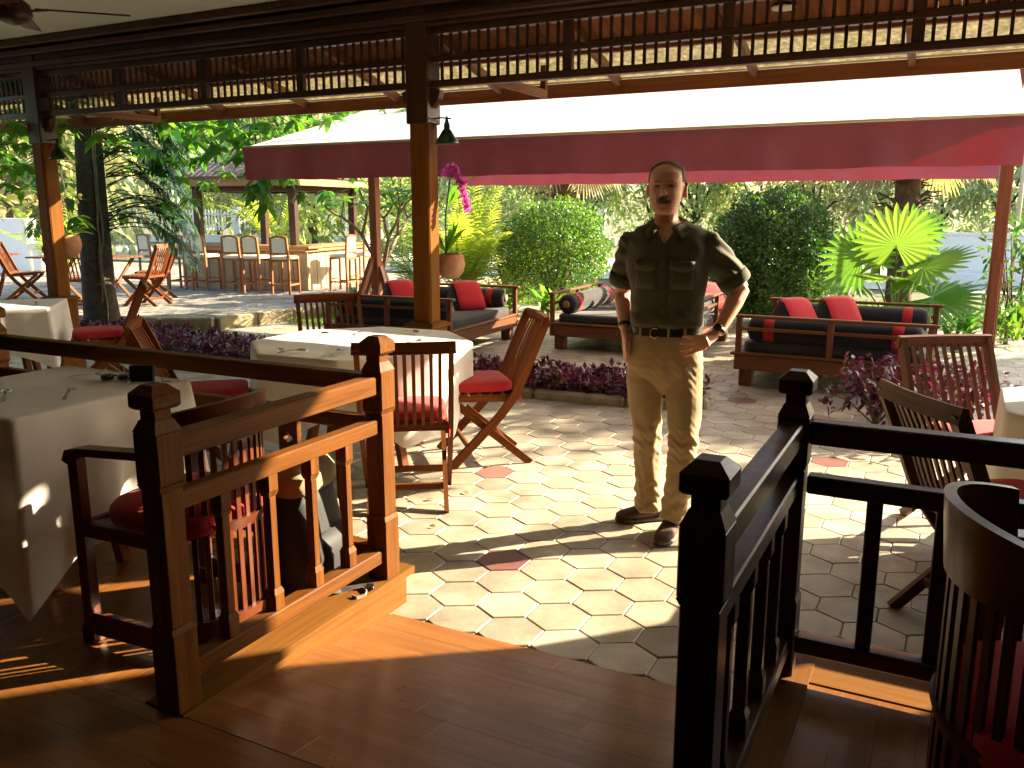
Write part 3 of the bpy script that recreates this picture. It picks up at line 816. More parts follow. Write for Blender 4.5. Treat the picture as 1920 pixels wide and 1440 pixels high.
# ---- tables and cloths
def octr(a, r0, ph):
    a = (a - ph) % (PI / 4) - PI / 8; return r0 * math.cos(PI / 8) / math.cos(a)
def sqr(a, h, ph):
    a = (a - ph + PI / 4) % (PI / 2) - PI / 4; return h / math.cos(a)
def round_table(label, cx, cy, z, r0, ph, par=None, square=False, hl=0.0):
    t = thing('dining_table', label, 'table', (cx, cy, hl)); n_ = 8 if not square else 4
    h = z - hl
    poly = [((r0 if not square else r0 * 1.414) * math.cos(ph + (0 if not square else PI / 4) + 2 * PI * k / n_), (r0 if not square else r0 * 1.414) * math.sin(ph + (0 if not square else PI / 4) + 2 * PI * k / n_), h - 0.034) for k in range(n_)]
    MB().prism(poly, (0, 0, 0.03)).build('tabletop', M['dark'], t)
    for k in range(4):
        a = PI / 4 + k * PI / 2 + ph; s1, s2 = 0.62 * r0, 0.35 * r0
        MB().bar((s1 * math.cos(a), s1 * math.sin(a), 0), (-s2 * math.cos(a) * -1, s2 * math.sin(a), h - 0.034), 0.05, 0.05).build('leg', M['chair'], t)
def drape(label, cx, cy, z, rf, R, zmin, seed, nfold=9, amp=0.03):
    rg = random.Random(seed); n_ = 192; rings = []; p1, p2, p3 = [rg.uniform(0, 6.28) for _ in range(3)]
    for r_ in (0.02, 0.35, 0.7, 0.95): rings.append([(rf(a) * r_ * math.cos(a), rf(a) * r_ * math.sin(a), z + 0.0015 * math.sin(9 * r_ + 3 * a)) for a in np.linspace(0, 2 * PI, n_, endpoint=False)])
    for dr, dz in ((0.0, 0.0), (0.008, -0.002), (0.013, -0.010)): rings.append([((rf(a) + dr) * math.cos(a), (rf(a) + dr) * math.sin(a), z + dz) for a in np.linspace(0, 2 * PI, n_, endpoint=False)])
    for k in range(1, 15):
        f = k / 14; ring = []
        for a in np.linspace(0, 2 * PI, n_, endpoint=False):
            hang = min(R(a) - rf(a), z - zmin); hf = (hang / 0.6)
            fold = amp * (0.6 * math.sin(nfold * a + p1) + 0.4 * math.sin((nfold * 2 - 3) * a + p2)) * f ** 0.8 * hf
            rr = rf(a) + 0.013 + 0.045 * f * hf * hf + fold
            ring.append((rr * math.cos(a), rr * math.sin(a), z - 0.010 - (hang - 0.01) * f))
        rings.append(ring)
    q = MB(); q.loft(rings, False, True)
    q.add([(0, 0, z)] + [rings[0][k] for k in range(n_)], [[0, 1 + k, 1 + (k + 1) % n_] for k in range(n_)], None, True)
    o = q.build('tablecloth', M['linen'], None, (cx, cy, 0)); tag(o, label, 'tablecloth', 'white tablecloths'); return o
round_table('eight sided dining table under a white cloth in front of the middle post', -3.31, 4.36, 0.755, 0.70, math.radians(25))
drape('white cloth with corner tips over the eight sided table by the middle post', -3.31, 4.36, 0.76, lambda a: octr(a, 0.70, math.radians(25)), lambda a: min(sqr(a, 1.02, math.radians(25)), 1.18), 0.2, 3)
round_table('eight sided dining table under a white cloth at the right picture edge', 0.90, 4.28, 0.755, 0.70, math.radians(22))
drape('bright white cloth over the table at the right picture edge', 0.90, 4.28, 0.76, lambda a: octr(a, 0.70, math.radians(22)), lambda a: min(sqr(a, 1.02, math.radians(45)), 1.18), 0.2, 5)
round_table('square dining table under a white cloth at the far left veranda post', -7.43, 4.68, 0.755, 0.42, PI / 4, square=True)
drape('sunlit white cloth over the table at the far left veranda post', -7.43, 4.68, 0.76, lambda a: sqr(a, 0.42, PI / 4), lambda a: sqr(a, 0.80, PI / 4), 0.1, 8, 8, 0.02)
round_table('square interior table under a shaded white cloth at lower left', -3.15, 2.10, 0.885, 0.375, 0.0, square=True, hl=0.14)
drape('shaded white cloth hanging low over the interior table at lower left', -3.15, 2.10, 0.89, lambda a: sqr(a, 0.375, 0), lambda a: sqr(a, 0.87, 0), 0.15, 12, 8, 0.045)

# ---- cutlery
def cutlery(kind, x, y, z, a, label):
    t = thing(kind, label, kind, (x, y, z + 0.003), a, 'cutlery on the tables')
    hd = [(0.0, 0.004), (0.03, 0.009), (0.07, 0.015), (0.11, 0.016)]
    q = MB(); q.ribbon([(0, y_, z_) for y_, z_ in hd], 0.009, 0.003); q.ribbon([(0, -0.002, 0.003), (0, 0.03, 0.009)], 0.014, 0.003); q.build('handle', M['metal'], t)
    if kind == 'spoon':
        q = MB(); rings = []
        for k in range(9):
            u = k / 8; w_ = 0.020 * math.sin(PI * (0.08 + 0.88 * u)) ** 0.7; yy = 0.108 + 0.062 * u; zz = 0.016 - 0.004 * u
            rings.append([(w_ * c, yy, zz + 0.010 * (1 - c * c) * (w_ / 0.02)) for c in (-1, -0.5, 0, 0.5, 1)] + [(w_ * c, yy, zz + 0.010 * (1 - c * c) * (w_ / 0.02) - 0.002) for c in (1, 0.5, 0, -0.5, -1)])
        q.loft(rings); q.build('bowl', M['metal'], t)
    else:
        q = MB(); q.ribbon([(0, 0.108, 0.016), (0, 0.12, 0.020), (0, 0.135, 0.020)], 0.024, 0.0025); q.build('neck', M['metal'], t)
        for k in range(4):
            xx = -0.0105 + k * 0.007
            MB().ribbon([(xx, 0.134, 0.020), (xx, 0.155, 0.014), (xx, 0.178, 0.0025)], 0.003, 0.0025).build('tine', M['metal'], t)
for kd, x, y, a, lb in (('fork', -3.56, 3.86, -2.2, 'fork nearest the left corner of the round white table'), ('spoon', -3.44, 3.74, -0.9, 'spoon lying at the left front of the round white table'),
                        ('spoon', -3.80, 4.40, -1.2, 'spoon at the left back edge of the round white table'), ('fork', -3.10, 3.80, 0.3, 'fork at the front edge of the round white table, left of the newel'),
                        ('fork', -3.57, 4.72, -2.6, 'fork at the back of the round white table, below the daybed rail'), ('spoon', -3.30, 4.84, -2.0, 'spoon at the back of the round white table beside the post base'),
                        ('fork', -3.05, 4.60, 2.0, 'fork at the right back of the round white table'), ('spoon', -2.98, 4.32, -0.4, 'spoon at the right of the round white table beside the newel cap')):
    cutlery(kd, x, y, 0.762, a, lb)
for kd, x, y, a, lb in (('fork', -2.86, 1.98, 0.75, 'dark looking fork at the front edge of the interior table'), ('fork', -3.24, 2.28, -1.3, 'fork at the back edge of the interior table'),
                        ('spoon', -3.03, 1.86, 0.9, 'spoon handle at the left picture edge on the interior table'), ('spoon', -2.87, 2.26, 0.6, 'spoon in front of the phone on the interior table')):
    cutlery(kd, x, y, 0.892, a, lb)
cutlery('fork', -7.05, 4.72, 0.762, 1.0, 'fork on the far left sunlit white table')
t = thing('sunglasses', 'dark folded sunglasses lying on the interior table', 'sunglasses', (-3.02, 2.33, 0.892), 0.5)
for s_ in (-1, 1):
    MB().lathe([(0.001, 0), (0.024, 0.002), (0.027, 0.012), (0.024, 0.022), (0.001, 0.024)], (s_ * 0.034, 0, 0.003), 14).build('lens', M['lens'], t)
    MB().tube([(s_ * 0.058, 0.01, 0.02), (s_ * 0.055, 0.05, 0.014), (-s_ * 0.03, 0.058 + 0.006 * s_, 0.008)], 0.003, 5).build('temple', M['plastic'], t)
MB().tube([(-0.012, 0.0, 0.02), (0, 0.004, 0.024), (0.012, 0, 0.02)], 0.003, 5).build('bridge', M['plastic'], t)
t = thing('phone', 'small black phone in a case standing on the interior table', 'phone', (-2.90, 2.36, 0.892), 0.55)
MB().obox((0, 0, 0.033), (1, 0, 0), nrm((0, 1, 0.25)), nrm((0, -0.25, 1)), 0.052, 0.012, 0.034, 0.006) if False else None
q = MB(); q.obox((0, 0, 0.035), (1, 0, 0), nrm((0, 1, -0.25)), nrm((0, 0.25, 1)), 0.050, 0.011, 0.034, 0.006); q.build('case', M['plastic'], t)
MB().tube([(0.05, 0.0, 0.05), (0.07, 0.01, 0.02), (0.085, -0.01, 0.003), (0.12, -0.02, 0.003)], 0.002, 5).build('cord', M['plastic'], t)

# ---- barrel armchairs of the dining room
def make_barrel(label):
    t = thing('barrel_chair', label, 'armchair', group='curved slatted armchairs of the dining room')
    R = 0.25; A0, A1 = math.radians(196), math.radians(344)
    angs = np.linspace(A0, A1, 41)
    def arc(r, z): return [(r * math.cos(a), r * math.sin(a) + 0.02, z) for a in angs]
    def band(r, z0, z1, th, nm, sweep=0.0):
        q = MB(); rings = []
        for i, a in enumerate(angs):
            c, s_ = math.cos(a), math.sin(a); up = sweep * math.cos((i / 40 - 0.5) * PI)
            rings.append([((r - th / 2) * c, (r - th / 2) * s_ + 0.02, z0), ((r + th / 2) * c, (r + th / 2) * s_ + 0.02, z0), ((r + th / 2 + 0.012) * c, (r + th / 2 + 0.012) * s_ + 0.02, z1 + up), ((r - th / 2 + 0.012) * c, (r - th / 2 + 0.012) * s_ + 0.02, z1 + up)])
        q.loft(rings, True, False); return q.build(nm, M['barrel'], t, auto=35)
    band(R, 0.70, 0.80, 0.022, 'back_rail', 0.045); band(R - 0.01, 0.03, 0.11, 0.026, 'base_rail'); band(R - 0.008, 0.395, 0.435, 0.018, 'seat_rail')
    for a in np.linspace(A0 + 0.06, A1 - 0.06, 17):
        c, s_ = math.cos(a), math.sin(a)
        q = MB(); q.obox((R * c * 0.995, R * s_ * 0.995 + 0.02, 0.405), (-s_, c, 0), (c, s_, 0), (0, 0, 1), 0.0095, 0.005, 0.30, 0.001); q.build('back_slat', M['barrel'], t)
    for s_ in (-1, 1):
        MB().box((s_ * 0.262, 0.235, 0.325), (0.042, 0.042, 0.65), 0, 0.004).build('front_post', M['barrel'], t)
        MB().box((s_ * 0.262, 0.235, 0.035), (0.056, 0.056, 0.07), 0, 0.006).build('foot', M['barrel'], t)
        MB().ribbon([(s_ * 0.262, 0.262, 0.635), (s_ * 0.262, 0.25, 0.665), (s_ * 0.262, 0.2, 0.675), (s_ * 0.258, -0.06, 0.69)], 0.05, 0.026).build('arm', M['barrel'], t)
        MB().bar((s_ * 0.262, -0.05, 0.07), (s_ * 0.262, 0.22, 0.07), 0.026, 0.08).build('side_base', M['barrel'], t)
        MB().bar((s_ * 0.262, -0.05, 0.405), (s_ * 0.262, 0.22, 0.405), 0.026, 0.05).build('side_rail', M['barrel'], t)
    MB().bar((-0.25, 0.24, 0.395), (0.25, 0.24, 0.395), 0.026, 0.06).build('front_rail', M['barrel'], t)
    q = MB(); rings = []
    for r_, z in ((0.95, 0.40), (1.0, 0.42), (1.0, 0.46), (0.93, 0.48), (0.6, 0.49), (0.02, 0.492)):
        ring = []
        for k in range(32):
            a = 2 * PI * k / 32; ca, sa = math.cos(a), math.sin(a)
            ring.append((0.235 * r_ * math.copysign(abs(ca) ** 0.55, ca), 0.02 + (0.235 if sa < 0 else 0.215) * r_ * math.copysign(abs(sa) ** 0.7, sa), z))
        rings.append(ring)
    q.loft(rings); q.build('seat_cushion', M['red'], t)
    return t
bc = make_barrel('dark curved slat-back armchair behind the left ramp railing')
bc.location = (-2.27, 2.02, P0); bc.rotation_euler = (0, 0, face_rz(-1, -0.05))
dup(bc, (0.29, 1.84, P0), face_rz(0.96, 0.28), 'dark curved slat-back armchair cut off at the lower right corner').scale = (1.06, 1.06, 1.06)
dup(bc, (-3.15, 1.28, P0), face_rz(0.05, 1), 'curved slat-back armchair on the near side of the interior table, mostly out of frame') if False else None

# ---- backpack behind the railing
t = thing('backpack', 'black and beige backpack standing on the floor behind the left ramp railing', 'backpack', (-2.14, 2.42, P0), 0.15)
M['packb'] = cloth('black_nylon', (0.015, 0.016, 0.017), (0.03, 0.031, 0.032), 0.0, 400, 0.6, 0.8)
M['packc'] = cloth('beige_nylon', (0.34, 0.25, 0.14), (0.26, 0.19, 0.10), 0.0, 400, 0.7, 0.8)
def blob(rings_, n_=28, e=0.6):
    out = []
    for cx, cy, rx, ry, z in rings_:
        ring = []
        for k in range(n_):
            a = 2 * PI * k / n_; ca, sa = math.cos(a), math.sin(a)
            ring.append((cx + rx * math.copysign(abs(ca) ** e, ca), cy + ry * math.copysign(abs(sa) ** e, sa), z))
        out.append(ring)
    return out
q = MB(); q.loft(blob([(0, 0, .085, .13, 0.005), (0, 0, .105, .155, 0.03), (0.005, 0, .115, .165, 0.12), (0.0, 0, .112, .16, 0.24), (-.01, 0, .10, .15, 0.36), (-.015, 0, .09, .14, 0.42)])); q.build('body', M['packb'], t)
q = MB(); q.loft(blob([(-.014, 0, .092, .142, 0.40), (-.01, 0, .105, .152, 0.425), (-.01, 0.005, .10, .148, 0.47), (-.015, 0.01, .08, .125, 0.505), (-.02, 0.01, .045, .08, 0.525), (-.02, 0.01, .01, .02, 0.53)])); q.build('top_lid', M['packc'], t)
q = MB(); q.loft(blob([(.10, 0.0, .03, .10, 0.05), (.118, 0, .035, .115, 0.08), (.12, 0, .035, .115, 0.2), (.105, 0, .02, .10, 0.25)], 20)); q.build('front_pocket', M['packb'], t)
q = MB(); q.loft(blob([(.0, 0.165, .05, .03, 0.06), (.0, 0.175, .06, .04, 0.16), (.0, 0.165, .05, .03, 0.30), (0, 0.15, .03, .02, 0.33)], 20)); q.build('side_pouch', M['packc'], t)
MB().ribbon([(0.06, -0.10, 0.44), (0.125, -0.12, 0.36), (0.15, -0.12, 0.18), (0.13, -0.12, 0.05), (0.16, -0.02, 0.01), (0.22, 0.05, 0.008), (0.25, 0.03, 0.006)], 0.026, 0.003, side=(0, 1, 0.2)).build('shoulder_strap', M['packb'], t)
MB().ribbon([(0.20, 0.0, 0.008), (0.235, 0.02, 0.012), (0.26, 0.0, 0.012), (0.27, -0.03, 0.012), (0.25, -0.06, 0.011), (0.225, -0.05, 0.010)], 0.012, 0.003, side=(0, 0.2, 1)).build('loose_strap', M['packc'], t)
MB().box((0.255, 0.035, 0.016), (0.03, 0.04, 0.012), 0.5, 0.003).build('buckle', M['plastic'], t)

# ---- daybeds
def make_daybed(label, W, D):
    t = thing('daybed', label, 'daybed', group='low teak daybeds under the awning')
    for sx in (-1, 1):
        for sy in (-1, 1): MB().box((sx * (W / 2 - 0.10), sy * (D / 2 - 0.10), 0.08), (0.12, 0.12, 0.16), 0, 0.01).build('leg', M['daybed'], t)
    for sy in (-1, 1):
        MB().bar((-W / 2, sy * (D / 2 - .02), 0.225), (W / 2, sy * (D / 2 - .02), 0.225), 0.05, 0.135, ch=0.008).build('side_board', M['daybed'], t)
        MB().bar((-W / 2 - .03, sy * (D / 2 - .02), 0.305), (W / 2 + .03, sy * (D / 2 - .02), 0.305), 0.09, 0.024, ch=0.006).build('edge_board', M['daybed'], t)
    for sx in (-1, 1):
        MB().bar((sx * (W / 2 - .02), -D / 2 + .048, 0.225), (sx * (W / 2 - .02), D / 2 - .048, 0.225), 0.05, 0.135, ch=0.008).build('side_board', M['daybed'], t)
        MB().bar((sx * (W / 2 - .02), -D / 2 + .03, 0.305), (sx * (W / 2 - .02), D / 2 - .03, 0.305), 0.08, 0.022, ch=0.006).build('edge_board', M['daybed'], t)
    q = MB(); rings = blob([(0, 0, W / 2 - .06, D / 2 - .06, 0.30), (0, 0, W / 2 - .045, D / 2 - .045, 0.32), (0, 0, W / 2 - .045, D / 2 - .045, 0.385), (0, 0, W / 2 - .065, D / 2 - .065, 0.402), (0, 0, W / 4, D / 4, 0.405), (0, 0, 0.01, 0.01, 0.406)], 48, 0.16); q.loft(rings); q.build('mattress', M['grey'], t)
    for sy in (-1, 1):
        y = sy * (D / 2 - .02)
        for x in (-W / 2 + .03, 0, W / 2 - .03): MB().box((x, y, 0.47), (0.05, 0.045, 0.32), 0, 0.004).build('rail_post', M['daybed'], t)
        MB().bar((-W / 2 - .03, y, 0.642), (W / 2 + .03, y, 0.642), 0.07, 0.026, ch=0.006).build('top_rail', M['daybed'], t)
        MB().bar((-W / 2 + .02, y, 0.53), (W / 2 - .02, y, 0.53), 0.03, 0.028).build('middle_rail', M['daybed'], t)
        yb = sy * (D / 2 - .165); zb = 0.515; r = 0.112; L = W - 0.16
        prof = [(-L / 2, .001), (-L / 2 + .004, .03), (-L / 2 + .012, .07), (-L / 2 + .03, r - .012), (-L / 2 + .07, r)] + [(x, r) for x in np.linspace(-L / 2 + .15, L / 2 - .15, 7)] + [(L / 2 - .07, r), (L / 2 - .03, r - .012), (L / 2 - .012, .07), (L / 2 - .004, .03), (L / 2, .001)]
        q = MB(); q.loft([[(x, yb + rr * math.cos(a), zb + rr * math.sin(a)) for a in np.linspace(0, 2 * PI, 24, endpoint=False)] for x, rr in prof]); bo = q.build('bolster', M['black'], t)
        for x in (-L / 2 + 0.20, L / 2 - 0.20):
            q = MB(); q.loft([[(x + dx, yb + rr * math.cos(a), zb + rr * math.sin(a)) for a in np.linspace(0, 2 * PI, 28, endpoint=False)] for dx, rr in ((-.045, r + .0005), (-.043, r + .003), (.043, r + .003), (.045, r + .0005))]); q.build('red_band', M['red'], bo)
        for sx in (-1, 1):
            q = MB(); q.loft([[(sx * (L / 2 + dx), yb + rr * math.cos(a), zb + rr * math.sin(a)) for a in np.linspace(0, 2 * PI, 16, endpoint=False)] for dx, rr in ((-.008, .045), (.003, .042), (.006, .02))]); q.build('end_button', M['bolstercore'], bo)
    return t
db = make_daybed('low daybed with black bolsters at right, in front of the round dark bush', 1.62, 1.74)
db.location = (-0.90, 8.62, 0)
dup(db, (-5.55, 8.58, 0), 0.05, 'low daybed with black bolsters at left, behind the middle post')
dup(db, (-3.22, 9.72, 0), PI / 2 + 0.02, 'low daybed in the middle, behind the standing man')
def make_wedge(label):
    t = thing('wedge_cushion', label, 'cushion', group='red triangular cushions on the daybeds')
    n_ = 9; L = 0.34
    def tri(s_):
        P = []
        a = [(-0.25, 0.0), (0.25, 0.0), (0.0, 0.36)]
        for i in range(3):
            p, q_ = V3((*a[i], 0)), V3((*a[(i + 1) % 3], 0)); nn = nrm((q_[1] - p[1], -(q_[0] - p[0]), 0))
            for k in range(4):
                u = (k + 0.35) / 4.0; P.append(p + (q_ - p) * u + nn * 0.012 * math.sin(PI * u))
        return [(x * s_, z * s_ + 0.012 * (1 - s_)) for x, z, _ in P]
    q = MB(); q.loft([[(x, y, z) for x, z in tri(s_)] for y, s_ in ((-L / 2, 0.96), (-L / 2 + 0.01, 0.99), (-L / 4, 1.02), (0, 1.03), (L / 4, 1.02), (L / 2 - .01, .99), (L / 2, .96))], False); q.build('cover', M['pillow'], t)
    for s_ in (-1, 1):
        q = MB(); q.loft([[(x, s_ * (L / 2 + dy), z) for x, z in tri(sc)] for dy, sc in ((-0.004, .955), (0.012, .80), (0.016, .3))]); q.build('end_panel', M['black'], t)
    return t
wc = make_wedge('left one of the two pink lit wedge cushions on the right daybed')
wc.location = (-1.36, 8.66, 0.405); wc.rotation_euler = (0, 0, -0.62)
dup(wc, (-1.0, 9.0, 0.405), -0.8, 'right one of the two pink lit wedge cushions on the right daybed')
dup(wc, (-6.0, 8.7, 0.405), -0.5, 'red wedge cushion on the left daybed, left of the middle post')
dup(wc, (-5.22, 8.95, 0.405), -0.6, 'red wedge cushion on the left daybed, right of the middle post')
dup(wc, (-3.4, 10.0, 0.405), -0.5, "red wedge cushion on the middle daybed beside the man's bare right arm")
dup(wc, (-2.6, 10.05, 0.405), -0.6, "red wedge cushion on the middle daybed beside the man's left side")

# ---- awning
t = thing('awning', 'large awning, top coloured cream for glare, with maroon valance spanning the garden seating', 'awning', (0, 0, 0))
AX0, AX1, YN, YR, YFAR, ZE, ZR = -6.75, 0.35, 7.0, 9.2, 11.4, 2.215, 2.82
def grid(fn, nu, nv):
    vs = [fn(i / nu, j / nv) for j in range(nv + 1) for i in range(nu + 1)]
    fs = [(j * (nu + 1) + i, j * (nu + 1) + i + 1, (j + 1) * (nu + 1) + i + 1, (j + 1) * (nu + 1) + i) for j in range(nv) for i in range(nu)]
    return np.array(vs), np.array(fs)
def slope(y0, y1):
    def f(u, v):
        x = AX0 + (AX1 - AX0) * u; y = y0 + (y1 - y0) * v
        z = ZE + (ZR - ZE) * v - 0.03 * math.sin(PI * v) * (0.6 + 0.4 * math.sin(u * 21)) + 0.004 * math.sin(u * 60 + v * 5)
        return (x, y, z)
    return f
for nm, y0 in (('near_canopy', YN), ('far_canopy', YFAR)):
    v_, f_ = grid(slope(y0, YR), 90, 14); npmesh(nm, v_, f_, M['awning'], t, True)
def val(y0, h, sc):
    def f(u, v):
        x = AX0 + (AX1 - AX0) * u
        yy = y0 + v * sc * 1.5 * (0.030 * math.sin(u * 47 + 2 * math.sin(u * 9)) + 0.018 * math.sin(u * 113 + 1)) 
        return (x, yy, ZE - 0.01 - h * v + v * (0.004 * math.sin(u * 30) + 0.002 * math.sin(u * 71 + 2)))
    return f
v_, f_ = grid(val(YN - 0.015, 0.325, 1.0), 260, 8); npmesh('front_valance', v_, f_, M['valance'], t, True)
v_, f_ = grid(val(YFAR, 0.28, 0.4), 200, 6); npmesh('back_valance', v_, f_, M['valance'], t, True)
MB().tube([(AX0, YN - 0.02, ZE + 0.002), (AX1, YN - 0.02, ZE + 0.002)], 0.012, 8).build('front_piping', M['trim'], t)
MB().bar((AX0, YN + .02, ZE - 0.03), (AX1, YN + .02, ZE - 0.03), 0.05, 0.04).build('front_bar', M['awnpost'], t)
MB().bar((AX0, YFAR - .03, ZE - 0.03), (AX1, YFAR - .03, ZE - 0.03), 0.05, 0.04).build('back_bar', M['awnpost'], t)
MB().bar((AX0, YR, ZR - 0.08), (AX1 + 0.1, YR, ZR - 0.08), 0.10, 0.12).build('ridge_beam', M['awnpost'], t)
for xp in (-6.70, 0.345):
    po = MB().box((xp, YR, 1.38), (0.11, 0.11, 2.76), 0, 0.008).build('post', M['awnpost'], t)
    MB().box((xp, YR - 0.004, 0.55), (0.075, 0.15, 1.1), 0, 0.006).build('post_sleeve', M['awnpost'], po) if xp > 0 else None
    for sy in (-1, 1):
        MB().bar((xp - 0.02, YR + sy * 0.06, 0.95 if xp < 0 else 0.32), (xp - 0.02, YR + sy * (0.62 if xp < 0 else 0.3), 0.02), 0.06, 0.07).build('foot_brace', M['awnpost'], po)
        MB().bar((xp - 0.06, YR + sy * 0.05, 2.05), (xp - 0.06, YR + sy * 1.1, 2.44), 0.03, 0.045).build('arm_brace', M['awnpost'], po)
    if xp < 0:
        for sx in (-1, 1): MB().bar((xp + sx * 0.05, YR, 0.85), (xp + sx * 0.32, YR, 0.02), 0.06, 0.06, (0, 1, 0)).build('foot_brace', M['awnpost'], po)

# ---- garden bar pavilion
BA = math.radians(7.5)
bar = thing('bar_pavilion', 'open garden bar pavilion with tiled roof, posts and panelled counter', 'pavilion', (-10.25, 11.95, 0.14), BA)
BW, BD = 2.75, 2.6
ct = MB(); ct.box((-BW / 2, 0.22, 0.78), (BW + 0.2, 0.46, 0.05), 0, 0.008); ct.build('counter_top', M['barwood'], bar)
MB().box((-0.18, BD / 2 + 0.2, 0.782), (0.46, BD - 0.1, 0.046), 0, 0.008).build('counter_top', M['barwood'], bar)
MB().box((-BW / 2, 0.20, 0.725), (BW + 0.06, 0.40, 0.06), 0, 0.004).build('counter_edge', M['barwood'], bar)
MB().box((-0.17, BD / 2 + .2, 0.725), (0.38, BD - .1, 0.056), 0, 0.004).build('counter_edge', M['barwood'], bar)
npn = 9
for k in range(npn):
    x = -BW + (k + 0.5) * BW / npn; MB().box((x, 0.11, 0.35), (BW / npn - 0.012, 0.03, 0.68), 0, 0.006).build('front_panel', M['barpanel'], bar)
for k in range(8):
    y = 0.15 + (k + .5) * (BD - .1) / 8; MB().box((-0.06, y, 0.35), (0.03, (BD - .1) / 8 - 0.012, 0.68), 0, 0.006).build('side_panel', M['barpanel'], bar)
MB().box((-BW / 2, 0.13, 0.35), (BW - 0.02, 0.02, 0.68), 0, 0).build('panel_backing', M['dark'], bar)
for x, y in ((-2.40, 0.22), (-0.33, 0.22), (-2.40, 2.25), (-0.30, 2.25)): MB().box((x, y, 0.93), (0.135, 0.135, 1.86), 0, 0.01).build('column', M['dark'], bar)
ov = 0.42; rx0, rx1, ry0, ry1 = -2.4 - ov, -0.33 + ov, 0.22 - ov, 2.25 + ov
for (a, c) in (((rx0, ry0), (rx1, ry0)), ((rx1, ry0), (rx1, ry1)), ((rx1, ry1), (rx0, ry1)), ((rx0, ry1), (rx0, ry0))):
    MB().bar((*a, 1.93), (*c, 1.93), 0.035, 0.17).build('fascia', M['barwood'], bar)
for (a, c) in (((-2.4, .22), (-.33, .22)), ((-.33, .22), (-.33, 2.25)), ((-2.4, 2.25), (-.33, 2.25)), ((-2.4, .22), (-2.4, 2.25))):
    MB().bar((*a, 1.81), (*c, 1.81), 0.09, 0.11).build('ring_beam', M['dark'], bar)
MB().box(((rx0 + rx1) / 2, (ry0 + ry1) / 2, 1.875), (rx1 - rx0 - .05, ry1 - ry0 - .05, 0.02), 0, 0).build('soffit', M['barwood'], bar)
nrow = 12; cx_, cy_ = (rx0 + rx1) / 2, (ry0 + ry1) / 2; hx_, hy_ = (rx1 - rx0) / 2 + .06, (ry1 - ry0) / 2 + .06
for k in range(nrow):
    f = 1 - k / nrow; f2 = 1 - (k + 1) / nrow; z = 2.01 + k * 0.062
    q = MB()
    nx_ = max(2, int(2 * hx_ * f / 0.13)); 
    lo = [(cx_ - hx_ * f, cy_ - hy_ * f, z), (cx_ + hx_ * f, cy_ - hy_ * f, z), (cx_ + hx_ * f, cy_ + hy_ * f, z), (cx_ - hx_ * f, cy_ + hy_ * f, z)]
    hi = [(cx_ - hx_ * f2 - .02, cy_ - hy_ * f2 - .02, z + .072), (cx_ + hx_ * f2 + .02, cy_ - hy_ * f2 - .02, z + .072), (cx_ + hx_ * f2 + .02, cy_ + hy_ * f2 + .02, z + .072), (cx_ - hx_ * f2 - .02, cy_ + hy_ * f2 + .02, z + .072)]
    q.loft([[(x, y, zz - 0.02) for x, y, zz in lo], lo, hi], True, False)
    ro = q.build('tile_course', M['rooftile'], bar)
    d0 = MB()
    for i in range(nx_):
        u = (i + 0.5) / nx_; x = lo[0][0] + (lo[1][0] - lo[0][0]) * u
        d0.bar((x, lo[0][1] - 0.006, z + 0.002), (cx_ + (x - cx_) * 0.985, hi[0][1], z + 0.079), 0.118, 0.014, ch=0.004)
        y = lo[1][1] + (lo[2][1] - lo[1][1]) * u
        d0.bar((lo[1][0] + 0.006, y, z + 0.002), (hi[1][0], cy_ + (y - cy_) * 0.985, z + 0.079), 0.118, 0.014, ch=0.004)
    tag(d0.build('roof_tiles', M['rooftile'], ro), kind='stuff')
def make_stool(label):
    t = thing('bar_stool', label, 'bar stool', group='high cream padded stools at the garden bar')
    for sx in (-1, 1):
        MB().ribbon([(sx * 0.17, -0.175, 0), (sx * 0.165, -0.165, 0.6), (sx * 0.15, -0.185, 0.97)], 0.036, 0.034).build('back_leg', M['stool'], t)
        MB().bar((sx * 0.165, 0.165, 0), (sx * 0.16, 0.155, 0.60), 0.036, 0.034).build('front_leg', M['stool'], t)
        MB().bar((sx * 0.166, -0.165, 0.17), (sx * 0.166, 0.165, 0.17), 0.02, 0.03).build('side_stretcher', M['stool'], t)
    MB().bar((-.165, -.17, 0.17), (.165, -.17, 0.17), 0.02, 0.03).build('stretcher', M['stool'], t)
    MB().bar((-.165, .165, 0.22), (.165, .165, 0.22), 0.02, 0.03).build('footrest', M['stool'], t)
    for y in (-.165, .155): MB().bar((-.16, y, 0.585), (.16, y, 0.585), 0.024, 0.05).build('seat_rail', M['stool'], t)
    q = MB(); q.loft(blob([(0, 0, .185, .185, 0.60), (0, 0, .20, .195, 0.615), (0, 0, .20, .195, 0.64), (0, 0, .17, .165, 0.658), (0, 0, .01, .01, 0.664)], 28, .4)); q.build('seat_pad', M['cream'], t)
    pts = [(-.15 + .30 * k / 8, -0.187, 0.965 + 0.025 * math.sin(PI * k / 8)) for k in range(9)]
    MB().ribbon(pts, 0.034, 0.034, side=(0, 1, 0)).build('top_rail', M['stool'], t)
    MB().bar((-.15, -.172, 0.70), (.15, -.172, 0.70), 0.026, 0.034).build('lower_rail', M['stool'], t)
    q = MB(); q.obox((0, -0.178, 0.835), (1, 0, 0), nrm((0, 1, 0.05)), nrm((0, -0.05, 1)), 0.134, 0.016, 0.125, 0.008); q.build('back_pad', M['cream'], t)
    return t
def bw(lx, ly): return (-10.25 + lx * math.cos(BA) - ly * math.sin(BA), 11.95 + lx * math.sin(BA) + ly * math.cos(BA), 0.14)
st = make_stool('high cream padded bar stool, second from the left along the bar front')
st.location = bw(-2.36, -0.36); st.rotation_euler = (0, 0, BA + 0.12)
